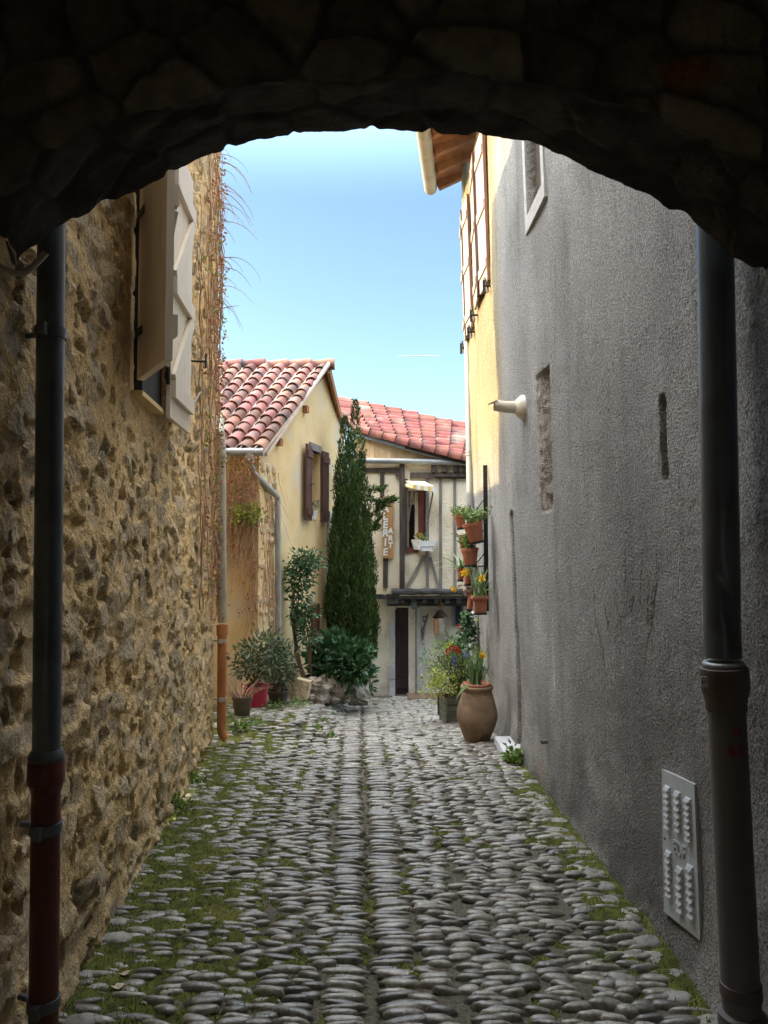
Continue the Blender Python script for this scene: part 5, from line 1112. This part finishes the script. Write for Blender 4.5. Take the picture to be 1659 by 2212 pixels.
# weeds
def weed(px, py, rx, rz, n, lab, mat='herb', ll=.045, lw=.028, name='weed'):
    p = onground(px, py); t = thing(name, lab, 'weed', p); C, P, D = clumps(p + Vector((0, 0, rz * .6)), (rx, rx, rz), n, 7, .02, shell=.1); mb = MB()
    for k in range(10): twig(mb, p + Vector((random.gauss(0, .01), random.gauss(0, .01), 0)), (random.gauss(0, .5), random.gauss(0, .5), 1), rz, .0025)
    mb.build('stems', MAT['herb'], t); P[:, 2] = np.maximum(P[:, 2], p.z); leaf_obj('leaves', P, D, RNG.uniform(ll * .5, ll, len(P)), lw, MAT[mat], t)
weed(412, 1700, .09, .07, 26, 'leafy green weed on the left wall foot, farther of two', ll=.04)
weed(372, 1765, .13, .08, 40, 'wide leafy green weed on the left wall foot, nearer of two', ll=.045)
weed(1112, 1655, .075, .11, 24, 'bright green weed sprouting at the corner of the right wall', ll=.06, lw=.04)
weed(1092, 1572, .05, .14, 14, 'slender green weed behind the big clay jar', ll=.06, lw=.03)
weed(640, 1528, .22, .05, 24, 'low green weeds spread before the stone slab'); weed(520, 1580, .09, .06, 20, 'low pale weed under the taupe pot')
weed(590, 1535, .16, .05, 20, 'low weeds around the dark brown pot'); weed(725, 1520, .14, .09, 24, 'dark weed growing under the rubble edging', 'bigleaf')
for (x, y, r_) in ((718, 1597, .03), (680, 1580, .05), (555, 1565, .08), (700, 1565, .04)): weed(x, y, r_, .02, 8, 'tiny green tuft growing between the mid-lane cobbles near x %d' % x if False else 'tiny green tuft sprouting between the cobbles before the pots', name='grass_tuft')
for o_ in bpy.data.objects:
    if o_.name.startswith('grass_tuft'): o_['group'] = 'tufts between the cobbles'
p = onground(1296, 2085); t = thing('grass_tuft', 'bright grass tuft beside the cobbles below the steel cover', 'weed', p); mb = MB()
for k in range(16): a_ = random.uniform(0, 6.28); strap_mesh(mb, p, p + Vector((math.cos(a_) * .05, math.sin(a_) * .05, random.uniform(.02, .06))), .006, .01)
mb.build('blades', MAT['herb'], t)
# fallen leaves
def litter(px, py, sz, lab):
    p = onground(px, py) + Vector((0, 0, .03)); b = MB(); pts = []
    for k in range(9): a_ = 2 * PI * k / 9; r = sz * (1 if k % 2 else .55); pts.append(p + Vector((math.cos(a_) * r, math.sin(a_) * r * .7, random.uniform(-.004, .012))))
    b.prism(pts, (0, 0, .0015)); tag(b.build('fallen_leaf', MAT['dryleaf']), lab, 'leaf')
litter(271, 2120, .030, 'pale dry star-shaped leaf on the moss, farther of two'); litter(257, 2150, .034, 'pale curled leaf on the moss, nearer of two'); litter(230, 1992, .014, 'tiny pale leaf scrap on the left moss')

# ================================================================== RIGHT: jar, crate, pots
jb = onground(1031, 1607); s = jb.y / FPX
jar = thing('clay_jar', 'big weathered clay jar with narrow foot beside the right wall', 'jar', jb)
mb = MB(); mb.lathe([(22 * s, 0), (25 * s, 1 * s), (26 * s, 6 * s), (31 * s, 20 * s), (39 * s, 40 * s), (43.5 * s, 56 * s), (43 * s, 70 * s), (39 * s, 86 * s), (34 * s, 102 * s), (31 * s, 114 * s), (31 * s, 116 * s), (34.5 * s, 117 * s), (35 * s, 121 * s), (34 * s, 123.5 * s), (29 * s, 123.5 * s), (28.5 * s, 114 * s)], jb, 48); mb.build('body', MAT['oldclay'], jar, True)
ip = thing('flowerpot', 'terracotta pot rim sunk in the mouth of the clay jar', 'flowerpot', jb + Vector((0, 0, 114 * s)))
mb = MB(); mb.lathe([(23 * s, 108 * s), (28 * s, 122 * s), (29.5 * s, 124 * s), (30 * s, 129 * s), (27.5 * s, 129.5 * s), (26 * s, 120 * s)], jb, 32); mb.build('rim', MAT['terracotta'], ip, True); mb = MB(); mb.lathe([(26 * s, 121 * s), (26.5 * s, 123 * s), (.01, 126 * s)], jb, 24); mb.build('soil', MAT['soil'], ip, True)
def flower(mb, c, d, r):
    c = Vector(c); d = Vector(d).normalized(); a = d.orthogonal().normalized(); b = d.cross(a)
    for k in range(6):
        t0 = 2 * PI * k / 6; v = a * math.cos(t0) + b * math.sin(t0); w = a * -math.sin(t0) + b * math.cos(t0)
        mb.add([c, c + v * r * .6 + w * r * .3, c + v * r + d * r * .1, c + v * r * .6 - w * r * .3], [(0, 1, 2, 3)])
    mb.tube([c, c + d * r * .5, c + d * r * .65], [r * .22, r * .28, r * .36], 10, cap=False)
def daffodil(base, n, hgt, lab, flowers=(), spread=.12, w=.016, name='daffodil_plant', lean=(0, 0)):
    t = thing(name, lab, 'plant', base); base = Vector(base); mb = MB(); st = MB(); fl = MB()
    for k in range(n):
        a_ = random.uniform(0, 6.28); r = spread * random.uniform(.3, 1.3); h_ = hgt * random.uniform(.55, 1.05)
        strap_mesh(mb, base + Vector((random.gauss(0, .025), random.gauss(0, .025), 0)), base + Vector((math.cos(a_) * r + lean[0], math.sin(a_) * r + lean[1], h_)), w, random.uniform(.0, .05))
    for k in range(n // 4):
        a_ = random.uniform(0, 6.28); r = spread * random.uniform(1.2, 2.0); strap_mesh(mb, base, base + Vector((math.cos(a_) * r, math.sin(a_) * r, hgt * random.uniform(-.1, .35))), w, hgt * .3)
    mb.build('leaves', MAT['strap'], t)
    for (fx, fd) in flowers:
        fx = Vector(fx); st.tube([base, (base + fx) / 2 + Vector((.01, 0, .02)), fx], .004, 6); flower(fl, fx, fd, .05)
    if flowers: st.build('flower_stems', MAT['strap'], t); fl.build('flowers', MAT['yellow'], t)
    return t
daffodil(jb + Vector((.0, 0, 124 * s)), 34, .42, 'leafy daffodil with one yellow bloom in the big clay jar', [(at(1043, 1415, jb.y - .05), (-.6, -.6, -.1))], .12)
t = bpy.data.objects['daffodil_plant']; mb = MB(); strap_mesh(mb, jb + Vector((-.05, -.05, 124 * s)), at(985, 1512, jb.y - .2), .035, .05); strap_mesh(mb, jb + Vector((-.02, -.03, 124 * s)), at(1006, 1370, jb.y - .05), .02, .02); mb.build('drooping_leaves', MAT['strap'], t)
# wooden crate and black pot behind the jar
cb = onground(975, 1566); s = cb.y / FPX; cr_ = thing('planter_crate', 'grey slatted wooden planter crate behind the clay jar', 'planter', cb); mb = MB(); Wd = .34; Hh = 56 * s
ex = Vector((.98, .2, 0)); ey = Vector((-.2, .98, 0)); o_ = cb + Vector((-8 * s, -.02, 0))
for k in range(4):
    z0 = Hh * k / 4 + .006; z1 = Hh * (k + 1) / 4 - .006; mb.obox(o_, ex, ey, (0, 0, 1), (0, Wd), (0, .015), (z0, z1)); mb.obox(o_, ex, ey, (0, 0, 1), (-.016, -.001), (0, .3), (z0, z1)); mb.obox(o_, ex, ey, (0, 0, 1), (0, Wd), (.3, .315), (z0, z1))
mb.build('slats', MAT['greywood'], cr_); mb = MB()
for (u_, v_) in ((-.02, -.016), (Wd - .02, -.016), (-.02, .29)): mb.obox(o_, ex, ey, (0, 0, 1), (u_, u_ + .03), (v_, v_ + .0155), (-.01, Hh + .015))
mb.build('posts', MAT['greywood'], cr_); mb = MB(); mb.obox(o_, ex, ey, (0, 0, 1), (0.001, Wd), (.016, .299), (Hh - .06, Hh - .03)); mb.build('soil', MAT['soil'], cr_)
bb = onground(953, 1550); s = bb.y / FPX; lathe_pot('flowerpot', 'tall narrow black pot left of the wooden crate', 'flowerpot', bb, 7.5 * s, 8.5 * s, 45 * s, MAT['blackpot'], .015)
# mixed shrub growing from crate
SY = cb.y + .25
shrub('flowering_shrub', 'airy green shrub growing from the slatted crate', cb + Vector((.1, .15, Hh)), at(985, 1445, SY), (75 / FPX * SY, .32, 62 / FPX * SY), 190, 9, .04, .055, .022, MAT['herb'], 34, .006, .15)
shrub('rose_bush', 'leafy rose with dark red blooms leaning on the white pipe', cb + Vector((.22, .3, Hh)), at(1000, 1402, SY + .15), (36 / FPX * SY, .18, 42 / FPX * SY), 70, 8, .035, .06, .03, MAT['roseleaf'], 12, .007, .2)
rbsh = [o for o in bpy.data.objects if o.name.startswith('rose_bush')][0]
for (x, y) in ((992, 1354), (998, 1357), (988, 1407), (975, 1400), (968, 1408), (984, 1402)):
    c_ = np.array(at(x, y, SY - .25)); q = RNG.normal(size=(26, 3)); leaf_obj('red_bloom', c_ + unit(q) * .016, q, .026, .024, MAT['redflower'], rbsh)
t = shrub('euphorbia', 'low yellow-green euphorbia spilling over the crate front', cb + Vector((-.02, 0, Hh)), at(952, 1480, SY - .3), (46 / FPX * SY, .16, 42 / FPX * SY), 55, 10, .022, .035, .018, MAT['yellowherb'], 16, .004, .2)
t = thing('grape_hyacinth', 'blue grape hyacinth spikes among the shrub leaves', 'plant', at(1000, 1490, SY - .2)); mb = MB()
for (x, y) in ((981, 1434), (982, 1426), (1003, 1416), (1012, 1412), (1045, 1448)):
    c_ = at(x, y, jb.y + .02 if x > 1030 else SY - .3); mb.tube([c_ + Vector((.02, .03, -.3)), c_], .004, 5)
    PP = []; DD = []
    for k in range(40): PP.append(c_ + Vector((random.gauss(0, .011), random.gauss(0, .011), random.uniform(-.03, .045)))); DD.append((random.gauss(0, 1), random.gauss(0, 1), -.3))
    leaf_obj('bloom', PP, DD, .017, .015, MAT['blueflower'], t)
mb.build('stems', MAT['strap'], t)
t = thing('yellow_flowers', 'pale yellow blossoms scattered in the shrub by the crate', 'plant', at(960, 1480, SY - .3)); mb = MB()
for (x, y) in ((968, 1392), (963, 1398), (975, 1390), (1030, 1340), (945, 1500), (938, 1470), (930, 1485), (955, 1455)):
    c_ = at(x, y, SY - .25); mb.tube([c_ + Vector((.04, .05, -.2)), c_], .003, 4)
    PP = []; DD = []
    for k in range(16): PP.append(c_ + Vector((random.gauss(0, .014), random.gauss(0, .014), random.gauss(0, .012)))); DD.append((random.gauss(0, 1), random.gauss(0, 1), .6))
    leaf_obj('bloom', PP, DD, .024, .02, MAT['yellowherb'], t)
mb.build('stems', MAT['strap'], t)
# hanging pots on a black rail
HY = 8.0
rail = thing('plant_rail', 'black iron rail on the right wall carrying hanging flowerpots', 'plant stand', at(1050, 1335, HY)); mb = MB(); mb.bar(at(1048, 1005, HY), at(1051, 1320, HY), .045, .03, up=(0, 1, 0)); mb.build('post', MAT['iron'], rail)
mb = MB()
for (y0, Y_) in ((1105, 7.9), (1170, 8.0), (1222, 8.05), (1262, 8.2), (1325, 7.85)): mb.tube([at(1049, y0, HY), at(1020, y0 + 3, Y_)], .008, 6); mb.tube([at(1049, y0 - 30, HY), at(1030, y0 - 6, Y_)], .006, 6)
mb.build('bracket', MAT['iron'], rail)
def hpot(px0, px1, py0, py1, Y, tilt, lab, square=False, group=None):
    s = Y / FPX; w = (px1 - px0) * s; h = (py1 - py0) * s; base = at((px0 + px1) / 2, py1, Y); t = thing('hanging_pot', lab, 'flowerpot', base)
    b = MB(); sg_ = 4 if square else 24; ro = PI / 4 if square else 0; k = 1.32 if square else 1.0; R_ = w / 2 * k; rim = h * .16
    if square: prof = [(R_ * .62, 0), (R_ * .66, .006), (R_ * .80, h - rim), (R_ * .72, h - rim - .02)]
    else: prof = [(R_ * .62, 0), (R_ * .66, .006), (R_ * .92, h - rim), (R_ * .84, h - rim - .02)]
    z0 = Vector((0, 0, 0)); b.lathe(prof, z0, sg_, rot=ro); ob = b.build('body', MAT['terracotta'], None, auto=40)
    rr = R_ * (.80 if square else .92); b = MB(); b.lathe([(rr, h - rim), (R_, h - rim), (R_ * 1.02, h), (R_ * .9, h), (rr * .95, h - rim)], z0, sg_, rot=ro); r_ = b.build('rim', MAT['terracotta'], None, auto=40)
    b = MB(); b.lathe([(rr * .97, h - rim * .8), (.01, h - rim * .6)], z0, sg_, rot=ro); so = b.build('soil', MAT['soil'], None)
    b = MB(); b.lathe([(R_ * .72, -.012), (R_ * .74, .012), (R_ * .60, .0), (.01, -.008)], z0, sg_, rot=ro); sa_ = b.build('saucer', MAT['blackpot'], None)
    for o_ in (ob, r_, so, sa_): o_.parent = t
    t.rotation_euler = (0, tilt, 0); up = Vector((math.sin(tilt), 0, math.cos(tilt))); return base + up * (h - rim * .7)
def sprig(base, lab, n=24, hgt=.2, mat='herb', name='potted_plant', ll=.05, lw=.016):
    t = thing(name, lab, 'plant', base); mb = MB(); PP = []; DD = []; base = Vector(base)
    for k in range(n):
        pts = twig(mb, base + Vector((random.gauss(0, .035), random.gauss(0, .035), -.01)), (random.gauss(-.1, .45), random.gauss(0, .4), 1), hgt * random.uniform(.6, 1.2), .0035, .02)
        for q in pts[1:]:
            for _ in range(3): PP.append(q); DD.append((random.gauss(0, 1), random.gauss(0, 1), random.gauss(.5, .5)))
    mb.build('stems', MAT[mat], t); leaf_obj('leaves', PP, DD, ll, lw, MAT[mat], t)
q = hpot(1007, 1052, 1128, 1172, 7.85, -.20, 'large tilted terracotta pot, topmost on the black rail'); sprig(q, 'pale green trailing plant in the topmost tilted pot', 26, .2)
q = hpot(983, 1010, 1112, 1142, 8.5, -.12, 'small terracotta pot left behind the topmost tilted pot'); sprig(q, 'lime sprig in the small pot behind the tilted one', 8, .14)
q = hpot(997, 1036, 1184, 1222, 7.95, -.05, 'round terracotta pot in the middle of the black rail'); sprig(q, 'thin variegated plant in the middle pot of the rail', 20, .2)
q = hpot(991, 1012, 1155, 1182, 8.5, -.05, 'little terracotta pot left above the middle pot of the rail')
q = hpot(985, 1004, 1228, 1254, 8.4, .06, 'small dark terracotta pot with arching daffodil leaves'); daffodil(q, 20, .22, 'arching blue-green daffodil leaves left of the grey pipe', [(at(980, 1272, 8.2), (-.5, -.6, -.6))], .20)
q = hpot(1000, 1021, 1232, 1263, 8.25, .03, 'small terracotta pot with orange-yellow bloom before the grey pipe'); daffodil(q, 10, .14, 'short daffodil with drooping yellow bloom before the grey pipe', [(at(1003, 1238, 8.0), (-.4, -.8, 0)), (at(1008, 1235, 8.05), (.4, -.8, .2))], .10)
q = hpot(1019, 1056, 1288, 1325, 7.8, -.02, 'square terracotta pot lowest on the black rail', True); daffodil(q, 30, .36, 'upright daffodil with yellow bloom in the square pot', [(at(1041, 1250, 7.75), (-.5, -.7, .1))], .12)
q = hpot(1005, 1022, 1283, 1318, 8.3, .2, 'tilted small terracotta pot half hidden behind the square pot'); sprig(q, 'dry orange-tipped leaves behind the square pot', 12, .14, 'drystem')
t = thing('trailing_ivy', 'dark trailing plant hanging beside the white iron pipe foot', 'plant', at(1008, 1320, 8.6)); PP = []; DD = []; mb = MB()
for k in range(7): 
    p = at(1006 + random.uniform(-5, 8), 1325, 8.55); pts = twig(mb, p, (random.gauss(0, .1), 0, -1), random.uniform(.2, .42), .004, .05)
    for q in pts:
        for _ in range(10): PP.append(q + Vector((random.gauss(0, .03), random.gauss(0, .03), random.gauss(0, .02)))); DD.append((random.gauss(0, 1), random.gauss(0, 1), -.5))
mb.build('stems', MAT['bark'], t); leaf_obj('leaves', PP, DD, .05, .03, MAT['roseleaf'], t)
# contrail
mb = MB(); a_, b_ = at(858, 769, 1500), at(950, 768.5, 1500); mb.tube([a_, a_.lerp(b_, .5), b_], [.3, .8, .25], 6); tag(mb.build('contrail', MAT['whitepaint']), 'thin white contrail in the blue sky', 'contrail')

GROUPS = {'hanging_pot': 'flowerpots hanging on the black rail', 'flowerpot': 'flowerpots standing along the lane', 'downpipe': 'drainpipes along the lane', 'weed': 'weeds at the wall feet', 'fallen_leaf': 'dry leaves on the left moss', 'daffodil_plant': 'daffodils in the pots on the right', 'potted_plant': 'small plants in the hanging pots'}
for o_ in bpy.data.objects:
    k_ = o_.name.split('.')[0]
    if k_ in GROUPS and o_.parent is None: o_['group'] = GROUPS[k_]
# ================================================================== LIGHT, SKY, CAMERA
SUN_T, SUN_K = 0.52, 0.03; SKY, ZENITH_BOOST = 0.102, 16.0
S = Vector((-1, -SUN_K, SUN_T)).normalized(); el = math.asin(S.z)
w = bpy.data.worlds.new('World'); sc.world = w; w.use_nodes = True; nt = w.node_tree
sky = nt.nodes.new('ShaderNodeTexSky'); sky.sky_type = 'NISHITA'; sky.sun_disc = False; sky.sun_elevation = el; sky.sun_rotation = math.atan2(S.x, S.y)
sky.air_density = 1.0; sky.dust_density = 1.3; sky.ozone_density = 1.0
bg = nt.nodes['Background']; tnt = nt.nodes.new('ShaderNodeMix'); tnt.data_type = 'RGBA'; tnt.blend_type = 'MULTIPLY'; tnt.inputs[0].default_value = 1; tnt.inputs[7].default_value = (.93, 1.03, .98, 1); nt.links.new(sky.outputs[0], tnt.inputs[6])
mxw = nt.nodes.new('ShaderNodeMix'); mxw.data_type = 'RGBA'; nt.links.new(tnt.outputs[2], mxw.inputs[6]); nt.links.new(mxw.outputs[2], bg.inputs[0])
bw = nt.nodes.new('ShaderNodeRGBToBW'); nt.links.new(sky.outputs[0], bw.inputs[0]); wm = nt.nodes.new('ShaderNodeMix'); wm.data_type = 'RGBA'; wm.blend_type = 'MULTIPLY'; wm.inputs[0].default_value = 1; nt.links.new(bw.outputs[0], wm.inputs[6]); wm.inputs[7].default_value = (1.0, .97, .92, 1); nt.links.new(wm.outputs[2], mxw.inputs[7])
tcw = nt.nodes.new('ShaderNodeTexCoord'); sxyz = nt.nodes.new('ShaderNodeSeparateXYZ'); nt.links.new(tcw.outputs['Generated'], sxyz.inputs[0])
mrw = nt.nodes.new('ShaderNodeMapRange'); mrw.interpolation_type = 'SMOOTHSTEP'; mrw.inputs[1].default_value = .42; mrw.inputs[2].default_value = .92     # sky brightened towards the zenith, added fill light for the alley
mrw.inputs[3].default_value = SKY; mrw.inputs[4].default_value = SKY * ZENITH_BOOST
mr2 = nt.nodes.new('ShaderNodeMapRange'); mr2.interpolation_type = 'SMOOTHSTEP'; mr2.inputs[1].default_value = .42; mr2.inputs[2].default_value = .8; mr2.inputs[4].default_value = .85; nt.links.new(sxyz.outputs[2], mr2.inputs[0]); nt.links.new(mr2.outputs[0], mxw.inputs[0])
nt.links.new(sxyz.outputs[2], mrw.inputs[0]); nt.links.new(mrw.outputs[0], bg.inputs[1])
sl = bpy.data.lights.new('sun', 'SUN'); sl.energy = 3.3; sl.angle = math.radians(.5); sl.color = (1, .78, .46)
so = bpy.data.objects.new('sun', sl); COL.objects.link(so); so.rotation_euler = S.to_track_quat('Z', 'Y').to_euler()
cam = bpy.data.cameras.new('camera'); co = bpy.data.objects.new('camera', cam); COL.objects.link(co)
co.location = (0, 0, CAMZ); co.rotation_euler = (PI / 2 + TH, 0, 0); cam.sensor_fit = 'HORIZONTAL'; cam.sensor_width = 36; cam.lens = 36 * FPX / 1659.0
cam.clip_start = .05; cam.clip_end = 5000; sc.camera = co
sc.view_settings.view_transform = 'Standard'; sc.view_settings.look = 'None'; sc.view_settings.gamma = 1; sc.view_settings.exposure = 1.74
sc.cycles.max_bounces = 12; sc.cycles.diffuse_bounces = 8
